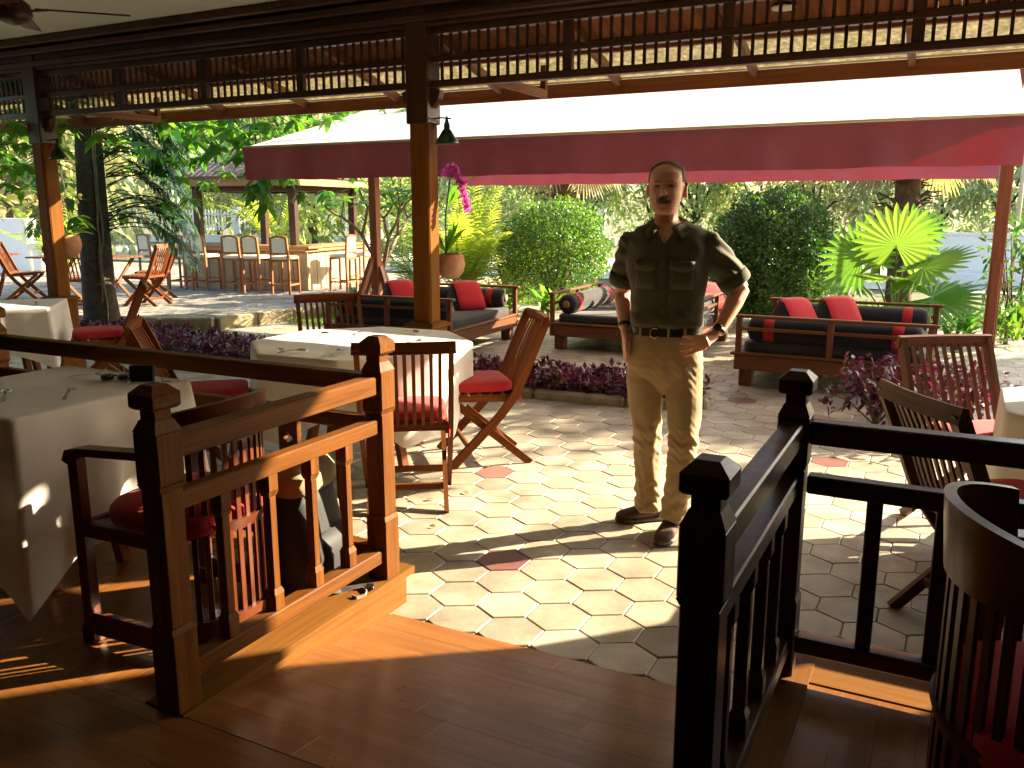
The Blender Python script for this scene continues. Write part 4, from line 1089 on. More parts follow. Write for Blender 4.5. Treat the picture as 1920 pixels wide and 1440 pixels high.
for lx, ly, rz, lb in ((-1.82, -0.38, -0.1, 'high cream padded bar stool, third from the left along the bar front'), (-1.12, -0.42, 0.1, 'high cream padded bar stool, third from the right along the bar front'),
                       (-0.68, -0.45, 0.0, 'high cream padded bar stool, second from the right along the bar front'), (-0.10, -0.45, 0.06, 'high cream padded bar stool at the front corner of the bar'),
                       (-3.25, -0.10, -0.2, 'high cream padded bar stool leftmost at the bar, half behind hanging leaves')):
    dup(st, bw(lx, ly), BA + rz, lb)
dup(st, bw(0.52, 0.42), BA + PI / 2, 'high cream padded bar stool on the right side of the bar, nearer one')
dup(st, bw(0.55, 1.05), BA + PI / 2 - .1, 'high cream padded stool on the bar right side, farther one by the shrub')
# ================================================================ GARDEN
def unit(a):
    a = np.asarray(a, float); return a / np.maximum(np.linalg.norm(a, axis=-1, keepdims=True), 1e-9)
def rdir(n_): return unit(rng.normal(size=(n_, 3)))
def leaf_arr(P, D, N, L, W, fold=0.15, droop=0.0):
    """one folded leaf blade (6 vertices, 4 triangles) per row"""
    P, D, N = np.asarray(P, float), unit(D), unit(N); n_ = len(P)
    L = np.broadcast_to(np.asarray(L, float), (n_,))[:, None]; W = np.broadcast_to(np.asarray(W, float), (n_,))[:, None]
    Sd = unit(np.cross(D, N)); N2 = np.cross(Sd, D)
    dz = np.array([[0, 0, -1.0]]) * droop * L
    v = np.stack([P, P + D * L * 0.33 + Sd * W * 0.46 + N2 * W * fold + dz * 0.1, P + D * L * 0.66 + Sd * W * 0.38 + N2 * W * fold + dz * 0.45,
                  P + D * L + dz, P + D * L * 0.66 - Sd * W * 0.38 + N2 * W * fold + dz * 0.45, P + D * L * 0.33 - Sd * W * 0.46 + N2 * W * fold + dz * 0.1], 1)
    f = np.array([[0, 1, 5], [1, 2, 5], [5, 2, 4], [2, 3, 4]])
    fs = (np.arange(n_)[:, None, None] * 6 + f[None]).reshape(-1, 3)
    return v.reshape(-1, 3), fs
def cat(parts):
    vs, fs, o = [], [], 0
    for v, f in parts:
        vs.append(v); fs.append(f + o); o += len(v)
    return np.concatenate(vs), np.concatenate(fs)
def tree(name, label, base, h, cc, rad, ncl, per, ls, mt, r0=0.12, group='trees behind the garden', bark='bark', limbs=6, clr=0.45, nstem=1):
    t = thing(name, label, 'tree', base, group=group)
    b = MB(); cc = V3(cc) - V3(base); rad = V3(rad)
    top = cc * V3((1, 1, 1)) + V3((0, 0, rad[2] * 0.3))
    for s_ in range(nstem):
        off = V3((random.uniform(-.15, .15), random.uniform(-.15, .15), 0)) * (nstem > 1)
        b.tube([off, off + V3((cc[0] * .25, cc[1] * .25, h * .45)), V3((cc[0] * .6, cc[1] * .6, h)), top], [r0, r0 * .8, r0 * .6, r0 * .15], 9)
    cl = unit(rng.normal(size=(ncl, 3))) * rng.uniform(0.45, 1.0, (ncl, 1)) ** 0.5 * rad + cc
    for k in range(min(limbs, ncl)):
        b.tube([V3((cc[0] * .55, cc[1] * .55, h * .9)), (V3((cc[0] * .6, cc[1] * .6, h)) + cl[k]) / 2 + V3((0, 0, .1)), cl[k]], [r0 * .45, r0 * .3, r0 * .08], 6)
    b.build('trunk', M[bark], t)
    cr = clr * rad.min()
    P = np.repeat(cl, per, 0) + rng.normal(size=(ncl * per, 3)) * cr * 0.55
    D = unit(P - np.repeat(cl, per, 0) + rng.normal(size=P.shape) * cr * 0.5 + np.array([0, 0, -0.2 * cr]))
    N = unit(rng.normal(size=P.shape) * 0.7 + np.array([0, 0, 1.0]))
    v, f = leaf_arr(P, D, N, ls * rng.uniform(.7, 1.3, len(P)), ls * 0.42 * rng.uniform(.7, 1.2, len(P)), 0.12, 0.2)
    npmesh('crown', v, f, M[mt], t)
    return t
# clipped round bushes
def bush(label, x, y, rx, rz, cz, nl, ls, mt, shell=0.35, gap=0.0):
    t = thing('round_bush', label, 'bush', (x, y, 0), group='clipped round bushes')
    b = MB()
    for k in range(16):
        a = random.uniform(0, 2 * PI); r_ = rx * random.uniform(.3, .85); zz = cz + random.uniform(-.1, .6) * rz
        b.tube([(random.uniform(-.08, .08), random.uniform(-.08, .08), 0), (r_ * .35 * math.cos(a), r_ * .35 * math.sin(a), zz * .45), (r_ * math.cos(a), r_ * math.sin(a), zz)], [0.022, 0.016, 0.004], 6)
    b.build('stems', M['bark'], t)
    d = rdir(nl); rr = 1 - shell * rng.random(nl) ** 1.6
    bum = 1 + 0.06 * np.sin(d[:, 0] * 9) * np.cos(d[:, 1] * 8 + 1) + 0.045 * np.sin(d[:, 2] * 13 + d[:, 0] * 7) + 0.07 * (rng.random(nl) > .965)
    P = d * (rr * bum)[:, None] * np.array([rx, rx, rz]) + np.array([0, 0, cz])
    keep = P[:, 2] > 0.12 + gap * rng.random(nl)
    P, d = P[keep], d[keep]
    D = unit(d * 0.6 + rng.normal(size=P.shape) * 0.6 + np.array([0, 0, .25])); N = unit(d + rng.normal(size=P.shape) * 0.5)
    v, f = leaf_arr(P, D, N, ls * rng.uniform(.7, 1.3, len(P)), ls * .5 * rng.uniform(.7, 1.2, len(P)), 0.15, 0.1)
    npmesh('foliage', v, f, M[mt], t); return t
bush('light green clipped round bush with bare stems, left of the standing man', -5.62, 12.45, 0.86, 0.80, 0.93, 17000, 0.058, 'lf_bush', 0.42, 0.75)
bush('dense dark green clipped dome bush, right of the standing man', -2.28, 12.45, 0.88, 0.95, 0.90, 34000, 0.060, 'lf_dark', 0.5)

# fan palms
def fan_leaf(hub, dirv, nor, R, span=150, nseg=24, pleat=0.035, droop=0.1, jag=0.25):
    hub, Y, Zn = V3(hub), nrm(dirv), V3(nor); Zn = nrm(Zn - Y * (Zn @ Y)); X = np.cross(Y, Zn)
    vs, fs = [hub], []
    da = math.radians(2 * span) / nseg
    def pt(a, r, up=0):
        q = hub + (X * math.sin(a) + Y * math.cos(a)) * r + Zn * up
        return q - ZU * droop * (r / R) ** 2 * R
    for i in range(nseg):
        a0 = -math.radians(span) + i * da; a1 = a0 + da; am = (a0 + a1) / 2
        tl = R * (1 - jag * 0.5 * random.random()) * (1 - 0.18 * (abs(am) / math.radians(span)) ** 2)
        r1 = R * 0.60; o = len(vs)
        vs += [pt(a0, r1 * .96, 0), pt(am, r1, pleat * R), pt(a1, r1 * .96, 0), pt(am - da * .24, tl * .86, pleat * .3 * R), pt(am, tl, pleat * .5 * R), pt(am + da * .24, tl * .86, pleat * .3 * R)]
        fs += [(0, o, o + 1), (0, o + 1, o + 2), (o, o + 3, o + 1), (o + 3, o + 4, o + 1), (o + 1, o + 4, o + 5), (o + 1, o + 5, o + 2)]
    return np.array(vs), np.array(fs)
t = thing('fan_palm', 'young fan palm with wide sunlit pleated leaves behind the right daybed', 'palm', (-0.62, 11.6, 0), group='palms in the garden')
for hub, dv, nv, R in (((-.02, -.35, 1.16), (0.05, -0.1, 1), (0.15, -1, 0.1), .60), ((.30, -.5, .92), (0.85, -.2, .35), (-.25, -.35, 1), .66), ((.42, -.75, .60), (.95, -.4, -.05), (0, -.5, 1), .66),
                       ((-.42, -.1, 1.0), (-.6, .1, .7), (-.5, -.8, .5), .55), ((.1, .3, 1.3), (.3, .5, .8), (0, -.7, .6), .5), ((-.05, -.55, .78), (-.2, -.8, .2), (0, -.2, 1), .5), ((-.5, .2, .7), (-.9, .1, .2), (-.1, -.4, 1), .5)):
    v, f = fan_leaf(hub, dv, nv, R); lf_ = npmesh('fan_leaf', v, f, M['lf_fan'], t)
    MB().tube([(0, 0, .12), V3(hub) * V3((.35, .35, .55)), V3(hub) * V3((.8, .8, .93)), hub], [.016, .013, .010, .007], 6).build('leaf_stalk', M['lf_fan'], lf_)
MB().tube([(0, 0, 0), (0, 0, .2)], [.07, .06], 10).build('stem', M['palmbark'], t)
def palm_trunk(label, x, y, h, r, nf, seed, dead=0.5, lean=0.0):
    rg = random.Random(seed); t = thing('tall_palm', label, 'palm', (x, y, 0), group='palms in the garden')
    pts = [(lean * (k / 8) ** 2, 0, h * k / 8) for k in range(9)]
    MB().tube(pts, [r * (1.15 - .15 * k / 8) for k in range(9)], 14).build('trunk', M['palmbark'], t)
    for k in range(80):
        a = rg.uniform(0, 2 * PI); z = rg.uniform(0.25, 1.0) * h; u = V3((math.cos(a), math.sin(a), 0)); L = rg.uniform(.12, .34)
        b = MB(); c = u * r * .9 + V3((lean * (z / h) ** 2, 0, z))
        b.ribbon([c, c + u * L * .5 + V3((0, 0, L * .35)), c + u * L + V3((0, 0, L * rg.uniform(.2, .6)))], rg.uniform(.03, .06), .02, side=(-u[1], u[0], 0)); b.build('leaf_base', M['palmbark'], t)
    for k in range(nf):
        a = 2 * PI * k / nf + rg.uniform(-.2, .2); u = V3((math.cos(a), math.sin(a), 0)); dd = rg.random() < dead
        z0 = h * .98; L = rg.uniform(.5, .85); el = rg.uniform(-.5, .1) if dd else rg.uniform(.0, .9)
        hub = V3((lean, 0, z0)) + u * L * math.cos(el) + V3((0, 0, L * math.sin(el)))
        dv = u * .6 + V3((0, 0, -1.0 if dd else -.25)); v, f = fan_leaf(hub, dv, u + V3((0, 0, .5)), rg.uniform(.6, .85), 75 if dd else 110, 26, .03, .25 if dd else .15, .5)
        lf_ = npmesh('frond', v, f, M['lf_dead' if dd else 'lf_areca'], t)
        MB().tube([V3((lean, 0, z0)) + u * r * .6, hub], [.022, .010], 6).build('frond_stalk', M['palmbark'], lf_)
palm_trunk('rugged palm trunk with drooping dry fan fronds behind the young fan palm', -0.72, 14.2, 2.75, .17, 15, 3, .6)
palm_trunk('rugged palm trunk with yellowed hanging fronds behind the light green bush', -6.35, 14.3, 2.7, .17, 15, 9, .55)

# feathery (areca) palms
def frond(base, dirv, L, curl, nleaf, ll, lw, wide=0.9):
    base, d = V3(base), nrm(dirv); pts = [base]; up = ZU.copy()
    for k in range(10):
        d = nrm(d + V3((0, 0, -curl * .1 * (k + 1) / 5))); pts.append(pts[-1] + d * L / 10)
    pts = np.array(pts); P, D, N, LL = [], [], [], []
    for k in range(nleaf):
        u = 0.16 + 0.84 * k / (nleaf - 1); i = min(int(u * 10), 9); p = pts[i] + (pts[i + 1] - pts[i]) * (u * 10 - i); tg = nrm(pts[i + 1] - pts[i]); sd_ = nrm(np.cross(tg, ZU))
        for s_ in (-1, 1):
            P.append(p); D.append(sd_ * s_ * wide + tg * (.45 + .5 * u) + V3((0, 0, .12)) + rng.normal(size=3) * .06); N.append(np.cross(sd_, tg) + rng.normal(size=3) * .12); LL.append(ll * math.sin(PI * (.12 + .8 * u)) ** .6)
    v, f = leaf_arr(P, D, N, np.array(LL), lw, .1, .35)
    return pts, v, f
def areca(label, x, y, nf, h, seed, mt='lf_areca', grp='palms in the garden'):
    rg = random.Random(seed); t = thing('areca_palm', label, 'palm', (x, y, 0), group=grp)
    for k in range(nf):
        a = rg.uniform(0, 2 * PI); el = rg.uniform(.7, 1.35); L = h * rg.uniform(.75, 1.1)
        pts, v, f = frond((rg.uniform(-.15, .15), rg.uniform(-.15, .15), rg.uniform(.05, .3) * h), (math.cos(a) * math.cos(el), math.sin(a) * math.cos(el), math.sin(el)), L, rg.uniform(.5, 1.1), 26, .30, .030)
        fr = npmesh('frond', v, f, M[mt], t); MB().tube(pts, [.012 - .001 * i for i in range(11)], 5).build('midrib', M[mt], fr)
areca('yellow green areca palm right of the middle post, left of the light bush', -6.95, 11.9, 30, 1.75, 4)
areca('sunlit yellow areca palm partly behind the light green bush', -6.5, 12.6, 22, 1.7, 14)
areca('deep green areca palm just right of the middle post behind the orchid pot', -7.7, 11.9, 12, 1.35, 5, 'lf_strap')
areca('bright areca palm seen through the bar pavilion', -16.6, 18.2, 14, 2.1, 6)
areca('pale fringe palm beyond the sunlit left post', -16.0, 11.4, 10, 1.9, 21)

# strap-leaved ground plants along the back of the seating
def strap_plant(label, x, y, n_, L, wd, mt='lf_strap', z=0.0, seed=0):
    t = thing('strap_plant', label, 'plant', (x, y, z), group='leafy plants behind the daybeds')
    a = rng.uniform(0, 2 * PI, n_); el = rng.uniform(.5, 1.35, n_)
    D = np.stack([np.cos(a) * np.cos(el), np.sin(a) * np.cos(el), np.sin(el)], 1)
    P = np.stack([rng.uniform(-.12, .12, n_), rng.uniform(-.12, .12, n_), rng.uniform(0, .25, n_)], 1)
    v, f = leaf_arr(P, D, np.stack([-np.cos(a) * np.sin(el), -np.sin(a) * np.sin(el), np.cos(el)], 1) + rng.normal(size=(n_, 3)) * .15, L * rng.uniform(.7, 1.2, n_), wd * rng.uniform(.8, 1.2, n_), .12, .4)
    npmesh('leaves', v, f, M[mt], t)
    MB().tube([(0, 0, 0), (0, 0, .22)], [.03, .02], 6).build('stem', M['twig'], t)
spots = [(-8.05, 10.6, 'strap-leaved plant low beside the left awning post'), (-7.55, 10.9, 'strap-leaved plant left of the middle post behind the red cushion'), (-7.0, 10.9, 'strap-leaved plant behind the left daybed, right of the post'),
         (-6.45, 11.1, 'strap-leaved plant behind the left daybed, under the areca'), (-5.9, 11.3, 'strap-leaved plant under the left side of the light bush'), (-5.2, 11.3, 'strap-leaved plant under the right side of the light bush'),
         (-4.55, 11.2, 'pale strap-leaved plant just left of the standing man'), (-4.0, 11.4, "strap-leaved plant behind the man's right arm"), (-3.3, 11.4, "strap-leaved plant behind the man's left elbow"), (-1.55, 11.2, 'strap-leaved plant right of the dark dome bush'),
         (-1.15, 11.0, 'strap-leaved plant left of the young fan palm'), (-0.35, 10.9, 'strap-leaved plant in front of the young fan palm'), (0.10, 11.0, 'strap-leaved plant left of the right awning post'), (0.62, 11.7, 'strap-leaved plant right of the right awning post')]
for i, (x, y, lb) in enumerate(spots): strap_plant(lb, x, y, 46, .62, .075, 'lf_strap' if i % 3 else 'lf_broad')
t = thing('thin_shrub', 'thin stemmed shrub at the right edge beyond the awning post', 'shrub', (0.75, 12.3, 0))
b = MB()
for k in range(9):
    a = random.uniform(0, 6.28); b.tube([(random.uniform(-.1, .1), random.uniform(-.1, .1), 0), (.2 * math.cos(a), .2 * math.sin(a), .6), (.35 * math.cos(a), .35 * math.sin(a), 1.3)], [.014, .01, .004], 5)
b.build('stems', M['palmbark'], t)
P = rng.uniform((-.45, -.45, .5), (.45, .45, 1.5), (420, 3)); v, f = leaf_arr(P, rdir(420) + (0, 0, -.2), rdir(420) + (0, 0, 1), .13, .045, .1, .2); npmesh('leaves', v, f, M['lf_dark'], t)
t = thing('garden_pole', 'thin pale metal pole at the right picture edge beyond the awning', 'pole', (0.70, 13.6, 0))
MB().tube([(0, 0, 0), (0, 0, 3.4)], .03, 10).build('shaft', M['trim'], t); MB().lathe([(.06, 0), (.06, .03), (.035, .05)], n=12).build('foot', M['trim'], t)

# plumeria by the left awning post
t = thing('plumeria_shrub', 'bare branched plumeria shrub around the left awning post', 'shrub', (-7.35, 10.2, 0))
b = MB(); tips = []
def br(p, d, L, r, lv):
    p, d = V3(p), nrm(d); q = p + d * L * .5 + rng.normal(size=3) * .03 * L; e = p + d * L + V3((0, 0, .06 * L))
    b.tube([p, q, e], [r, r * .85, r * .7], 7)
    if lv == 0: tips.append((e, d)); return
    k0 = random.uniform(0, 6.28)
    for k in range(2 if lv < 3 else 3):
        a = k0 + k * 2 * PI / (2 if lv < 3 else 3); br(e, d * .8 + V3((math.cos(a) * .75, math.sin(a) * .75, .25)), L * .72, r * .7, lv - 1)
br((0, 0, 0), (0.05, 0, 1), .72, .05, 3)
b.build('branches', M['twig'], t)
P, D = [], []
for e, d in tips:
    for k in range(9):
        a = k * 2.4; P.append(e); D.append(V3((math.cos(a), math.sin(a), random.uniform(-.1, .6))))
v, f = leaf_arr(P, D, np.array([[0, 0, 1.]] * len(P)) + rng.normal(size=(len(P), 3)) * .2, .30, .075, .1, .3); npmesh('leaves', v, f, M['lf_broad'], t)

# purple planting beds
def bed(poly, name, label, nl, hgt, lab2):
    t = thing('planting_bed', label, 'planting bed', (0, 0, 0), group='kerbed planting beds in the paving')
    MB().prism([(x, y, -.02) for x, y in poly], (0, 0, .09)).build('soil', M['soil'], t)
    for i in range(len(poly)):
        a, c = V3((*poly[i], .045)), V3((*poly[(i + 1) % len(poly)], .045)); nseg = max(1, int(np.linalg.norm(c - a) / .5))
        for s_ in range(nseg): MB().bar(a + (c - a) * (s_ / nseg + .004) - (0, 0, .03), a + (c - a) * ((s_ + 1) / nseg - .004) - (0, 0, .03), .09, .13, ch=.02).build('kerb_stone', M['concrete'], t)
    xs = [p[0] for p in poly]; ys = [p[1] for p in poly]; P = []
    while len(P) < nl:
        x, y = random.uniform(min(xs), max(xs)), random.uniform(min(ys), max(ys))
        if inpoly(x, y, poly): P.append((x, y, .06 + hgt * random.random() * (0.75 + .25 * math.sin(x * 9) * math.cos(y * 7))))
    P = np.array(P); D = rdir(nl) * .8 + (0, 0, .55); v, f = leaf_arr(P, D, rdir(nl) * .6 + (0, 0, 1), .085 * rng.uniform(.6, 1.4, nl), .034 * rng.uniform(.7, 1.3, nl), .15, .15)
    o = npmesh('purple_ground_cover', v, f, M['lf_purple'], None); tag(o, lab2, 'plants', kind='stuff')
    k = rng.choice(nl, nl // 9); v, f = leaf_arr(P[k], rdir(len(k)) * .8 + (0, 0, .4), rdir(len(k)) * .6 + (0, 0, 1), .07, .03, .15, .1)
    o = npmesh('green_ground_cover', v, f, M['lf_bush'], None); tag(o, lab2.replace('purple', 'sparse green'), 'plants', kind='stuff')
bed([(-4.15, 6.72), (-3.75, 6.46), (-3.1, 6.46), (-2.3, 6.52), (-1.72, 6.70), (-1.72, 6.98), (-2.1, 7.25), (-3.0, 7.2), (-3.9, 7.1)], 'mid', 'kerbed bed of purple leaves behind the standing man', 2600, .17, 'purple leafy ground cover in the middle bed')
bed([(-9.3, 6.75), (-8.2, 6.45), (-6.9, 6.2), (-6.3, 6.35), (-6.2, 6.75), (-6.9, 7.2), (-8.3, 7.35), (-9.2, 7.55), (-10.0, 7.55), (-10.1, 6.95)], 'left', 'kerbed bed of purple leaves at the foot of the tree', 3800, .17, 'purple leafy ground cover around the tree foot')
def purple_shrub(label, x, y, h, nl, seed):
    t = thing('purple_shrub', label, 'shrub', (x, y, 0), group='purple leaved shrubs by the right daybed'); b = MB(); tips = []
    for k in range(16):
        a = random.uniform(0, 6.28); r_ = random.uniform(.1, .42); zz = h * random.uniform(.45, 1); e = V3((r_ * math.cos(a), r_ * math.sin(a), zz)); b.tube([(0, 0, 0), e * .5 + V3((0, 0, .06)), e], [.008, .006, .003], 5); tips.append(e)
    b.build('stems', M['twig'], t)
    P = np.array([tips[i % 16] * random.uniform(.72, 1.0) for i in range(nl)]) + rng.normal(size=(nl, 3)) * .05
    v, f = leaf_arr(P, rdir(nl) + (0, 0, -.1), rdir(nl) * .5 + (0, 0, 1), .080 * rng.uniform(.6, 1.3, nl), .045, .12, .25); npmesh('leaves', v, f, M['lf_purple'], t)
purple_shrub('purple leaved shrub in front of the right end of the right daybed', -0.42, 6.75, .46, 300, 1)
purple_shrub('magenta leaved shrub behind the slats of the far right folding chair', 0.05, 6.6, .5, 300, 2)
purple_shrub('small magenta leaved shrub beside the right awning post foot', -0.12, 7.15, .5, 200, 3)

# the tree with its climber
t = thing('shade_tree', 'thick dark tree trunk with broad leaves beside the left post', 'tree', (-9.62, 7.3, 0))
b = MB(); b.tube([(0, 0, -.05), (-.01, 0.02, .12), (-.06, .04, .5), (-.15, .13, 1.3), (-.29, .26, 2.2), (-.42, .42, 3.2), (-.6, .6, 4.6)], [.27, .225, .20, .18, .165, .15, .11], 18)
b.build('trunk', M['bark'], t)
b = MB(); limbs = []
for p0, p1, p2 in (((-.3, .3, 2.6), (1.0, .35, 2.85), (3.1, 1.0, 2.75)), ((-.3, .3, 2.7), (1.3, .6, 2.9), (2.9, 1.2, 2.7)), ((-.3, .3, 2.5), (-.2, -.4, 2.8), (-.4, -1.1, 2.5)), ((-.3, .3, 2.7), (.6, 1.6, 3.3), (2.0, 2.6, 3.0)), ((-.4, .4, 3.0), (-1.4, -.2, 3.4), (-2.4, -.6, 3.1)), ((-.4, .4, 3.1), (-1.0, 1.5, 3.5), (-1.8, 2.8, 3.2)), ((-.35, .35, 2.9), (.5, -.5, 3.4), (1.4, -1.0, 3.4))):
    b.tube([p0, p1, p2], [.07, .05, .015], 8); limbs.append((V3(p1), V3(p2)))
b.build('limbs', M['bark'], t)
P, D = [], []
for k in range(420):
    p1, p2 = limbs[k % len(limbs)]; u = random.random(); c = p1 + (p2 - p1) * u + V3((random.gauss(0, .55), random.gauss(0, .55), random.gauss(-.25, .42)))
    for j in range(8):
        a = j * 2.4 + random.random(); P.append(c); D.append(V3((math.cos(a), math.sin(a), random.uniform(-.7, .35))))
v, f = leaf_arr(P, D, np.array([[0, 0, 1.]] * len(P)) + rng.normal(size=(len(P), 3)) * .3, .20 * rng.uniform(.7, 1.25, len(P)), .085, .08, .3); npmesh('crown', v, f, M['lf_broad'], t)
b = MB(); P, D = [], []                       # a low twig that hangs down in front of the bar roof
for bx, by, bz, n_ in ((2.15, .5, 2.2, 9), (2.3, .5, 2.0, 10), (2.6, .7, 2.15, 8), (1.7, .4, 2.3, 10), (2.9, .9, 2.3, 9), (2.28, .5, 1.82, 9), (2.41, .5, 1.66, 9), (1.4, .25, 2.35, 9), (1.95, .45, 2.4, 9)):
    b.tube([(2.1, .7, 2.85), ((bx + 2.1) / 2, (by + .7) / 2, 2.6), (bx, by, bz)], [.012, .008, .004], 5)
    for k in range(n_): P.append(V3((bx, by, bz + random.uniform(-.05, .12)))); a = k * 2.4; D.append(V3((math.cos(a), math.sin(a), random.uniform(-1, .1))))
b.build('hanging_twig', M['twig'], t)
v, f = leaf_arr(P, D, np.array([[0, 0, 1.]] * len(P)) + rng.normal(size=(len(P), 3)) * .3, .25, .095, .08, .3); npmesh('hanging_leaves', v, f, M['lf_broad'], t)
t = thing('climbing_plant', 'dark glossy climber with feathered drooping leaves on the tree trunk', 'plant', (-9.62, 7.3, 0))
R2, C2 = V3((.89, .456, 0)), V3((.456, -.89, 0))
for k in range(64):
    z = random.uniform(1.3, 2.85); zz = min(z, 2.7) / 2.2; c = V3((-.25 * zz ** 1.3, .26 * zz ** 1.3, z)); s_ = random.gauss(1.0, .35); fr_ = random.uniform(-.7, .25)
    side = 1 if random.random() < .94 else -1
    d = R2 * side * abs(s_) + C2 * fr_ + V3((0, 0, random.uniform(-.1, .5))); d = nrm(d)
    st_ = c + nrm(V3((d[0], d[1], 0))) * .16; L0 = random.uniform(.15, .75); p1 = st_ + d * L0
    pts, v, f = frond(p1, nrm(d + V3((0, 0, -.45))), random.uniform(.48, .75), 1.5, 13, .235, .046, 1.1)
    lf_ = npmesh('leaf', v, f, M['lf_climb'], t); MB().tube([st_, (st_ + p1) / 2 + V3((0, 0, .04)), p1] + [pts[i] for i in (3, 6, 10)], [.008, .007, .006, .005, .004, .002], 5).build('leaf_stalk', M['lf_climb'], lf_)
for s_ in (.24, .20, -.22):
    pts = [(s_ * .8 - .25 * (z / 2.2) ** 1.3 * (z > 0) , -.13 + .26 * (z / 2.2) ** 1.3 * (z > 0) + abs(s_) * .2, z) for z in np.linspace(0.02, 2.6, 14)]
    MB().tube([V3(p) + rng.normal(size=3) * .012 for p in pts], .012, 6).build('vine_stem', M['twig'], t)

# hanging pot and orchid pot
def pot_prof(s_): return [(.03 * s_, 0), (.07 * s_, .01 * s_), (.105 * s_, .06 * s_), (.118 * s_, .11 * s_), (.112 * s_, .16 * s_), (.10 * s_, .19 * s_), (.104 * s_, .20 * s_), (.094 * s_, .20 * s_), (.09 * s_, .185 * s_), (.01, .18 * s_)]
t = thing('hanging_pot', 'round terracotta pot of pale flowers hanging between left post and tree', 'plant pot', (-8.62, 6.2, 1.06))
MB().lathe(pot_prof(1.25), n=24).build('pot', M['terracotta'], t)
for k in range(3):
    a = k * 2.09; MB().tube([(.12 * math.cos(a), .12 * math.sin(a), .24), (0, 0, 1.15)], .003, 5).build('wire', M['iron'], t)
MB().tube([(0, 0, 1.15), (0, 0, 1.5), (-.4, .4, 1.9)], .004, 5).build('hook', M['iron'], t)
P = np.array([(0, 0, .25)] * 34); a = rng.uniform(0, 6.28, 34); v, f = leaf_arr(P, np.stack([np.cos(a), np.sin(a), rng.uniform(.3, 1.6, 34)], 1), rdir(34) + (0, 0, 1), .34, .045, .1, .45); npmesh('leaves', v, f, M['lf_strap'], t)
for k in range(14):
    c = rng.normal(size=3) * (.10, .10, .035) + (0.02, -.05, .60); v, f = leaf_arr(np.repeat(c[None], 5, 0), rdir(5), rdir(5), .045, .035, .1, 0); npmesh('flower', v, f, M['petalw'], t)
t = thing('orchid_pot', 'clay pot with a magenta orchid spray fixed behind the middle post', 'plant pot', (-3.50, 5.78, 1.05))
MB().lathe(pot_prof(0.95), n=24).build('pot', M['terracotta'], t)
MB().lathe([(.088, .186), (.06, .196), (.01, .2)], n=16).build('soil', M['soil'], t)
MB().bar((-.12, -.1, .10), (-.02, -.02, .10), .02, .02).build('wall_hook', M['iron'], t)
MB().tube([(-.03, -.02, .19), (-.02, -.03, .5), (.03, -.04, .76), (.08, -.05, .80), (.14, -.06, .72), (.19, -.07, .56)], [.006, .006, .005, .004, .003, .002], 6).build('flower_stalk', M['lf_climb'], t)
P = np.array([(-.03, -.02, .2)] * 7 + [(0.0, -.03, .55)] * 2); v, f = leaf_arr(P, np.array([(.3, -.1, 1), (-.4, .1, .9), (.1, .3, 1), (.5, 0, .7), (-.2, -.3, 1), (.2, .2, .8), (-.5, .2, .5), (.6, 0, .8), (.4, -.1, .9)]), rdir(9) + (0, -1, .3), .32, .05, .1, .2); npmesh('leaves', v, f, M['lf_broad'], t)
P, D, N = [], [], []
for c in [(-.02, -.05, .80), (.02, -.05, .835), (.05, -.04, .79), (.065, -.05, .84), (.095, -.06, .80), (.03, -.06, .80), (.11, -.06, .765), (.13, -.06, .725), (.15, -.07, .69), (.165, -.07, .65), (.18, -.07, .61), (.19, -.07, .57), (.195, -.07, .535), (.155, -.05, .73), (.085, -.05, .825)]:
    P, D, N = [], [], []; a0 = random.random()
    for k in range(5): a = k * 2 * PI / 5 + a0; P.append(V3(c)); D.append((math.cos(a), -.25, math.sin(a))); N.append((0, -1, 0))
    v, f = leaf_arr(P, D, np.array(N) + rng.normal(size=(len(N), 3)) * .2, .042, .036, -.1, 0); npmesh('flower', v, f, M['petal'], t)
# small potted palmlet between bed and chair
t = thing('spiky_plant', 'small yellow green spiky plant at the left end of the middle bed', 'plant', (-3.95, 6.62, .05)); a = rng.uniform(0, 6.28, 40); el = rng.uniform(.4, 1.4, 40)
v, f = leaf_arr(np.zeros((40, 3)), np.stack([np.cos(a) * np.cos(el), np.sin(a) * np.cos(el), np.sin(el)], 1), rdir(40) + (0, 0, 1), .30, .016, .1, .35); npmesh('leaves', v, f, M['lf_strap'], t); MB().tube([(0, 0, 0), (0, 0, .05)], .015, 6).build('stem', M['twig'], t)

# fallen leaves
n_ = 260; P = np.concatenate([np.stack([rng.uniform(-13, -8.9, 120), rng.uniform(8.4, 14, 120), np.full(120, .158)], 1), np.stack([rng.uniform(-8.4, 2.5, 140), rng.uniform(2.9, 12, 140), np.full(140, .006)], 1)])
a = rng.uniform(0, 6.28, n_); v, f = leaf_arr(P, np.stack([np.cos(a), np.sin(a), np.zeros(n_)], 1), np.array([[0, 0, 1.]] * n_) + rng.normal(size=(n_, 3)) * .15, rng.uniform(.025, .07, n_), .025, .2, 0); tag(npmesh('fallen_leaves', v, f, M['lf_dry']), 'dry leaves scattered over the paving', 'leaves', kind='stuff')
n_ = 5000; P = np.stack([rng.uniform(-8.3, -6.6, n_), rng.uniform(9.2, 10.6, n_), np.full(n_, .0)], 1); a = rng.uniform(0, 6.28, n_); v, f = leaf_arr(P, np.stack([np.cos(a) * .4, np.sin(a) * .4, np.ones(n_)], 1), rdir(n_), .12, .008, .1, .2); tag(npmesh('grass_patch', v, f, M['grass']), 'small patch of grass by the terrace kerb', 'grass', kind='stuff')
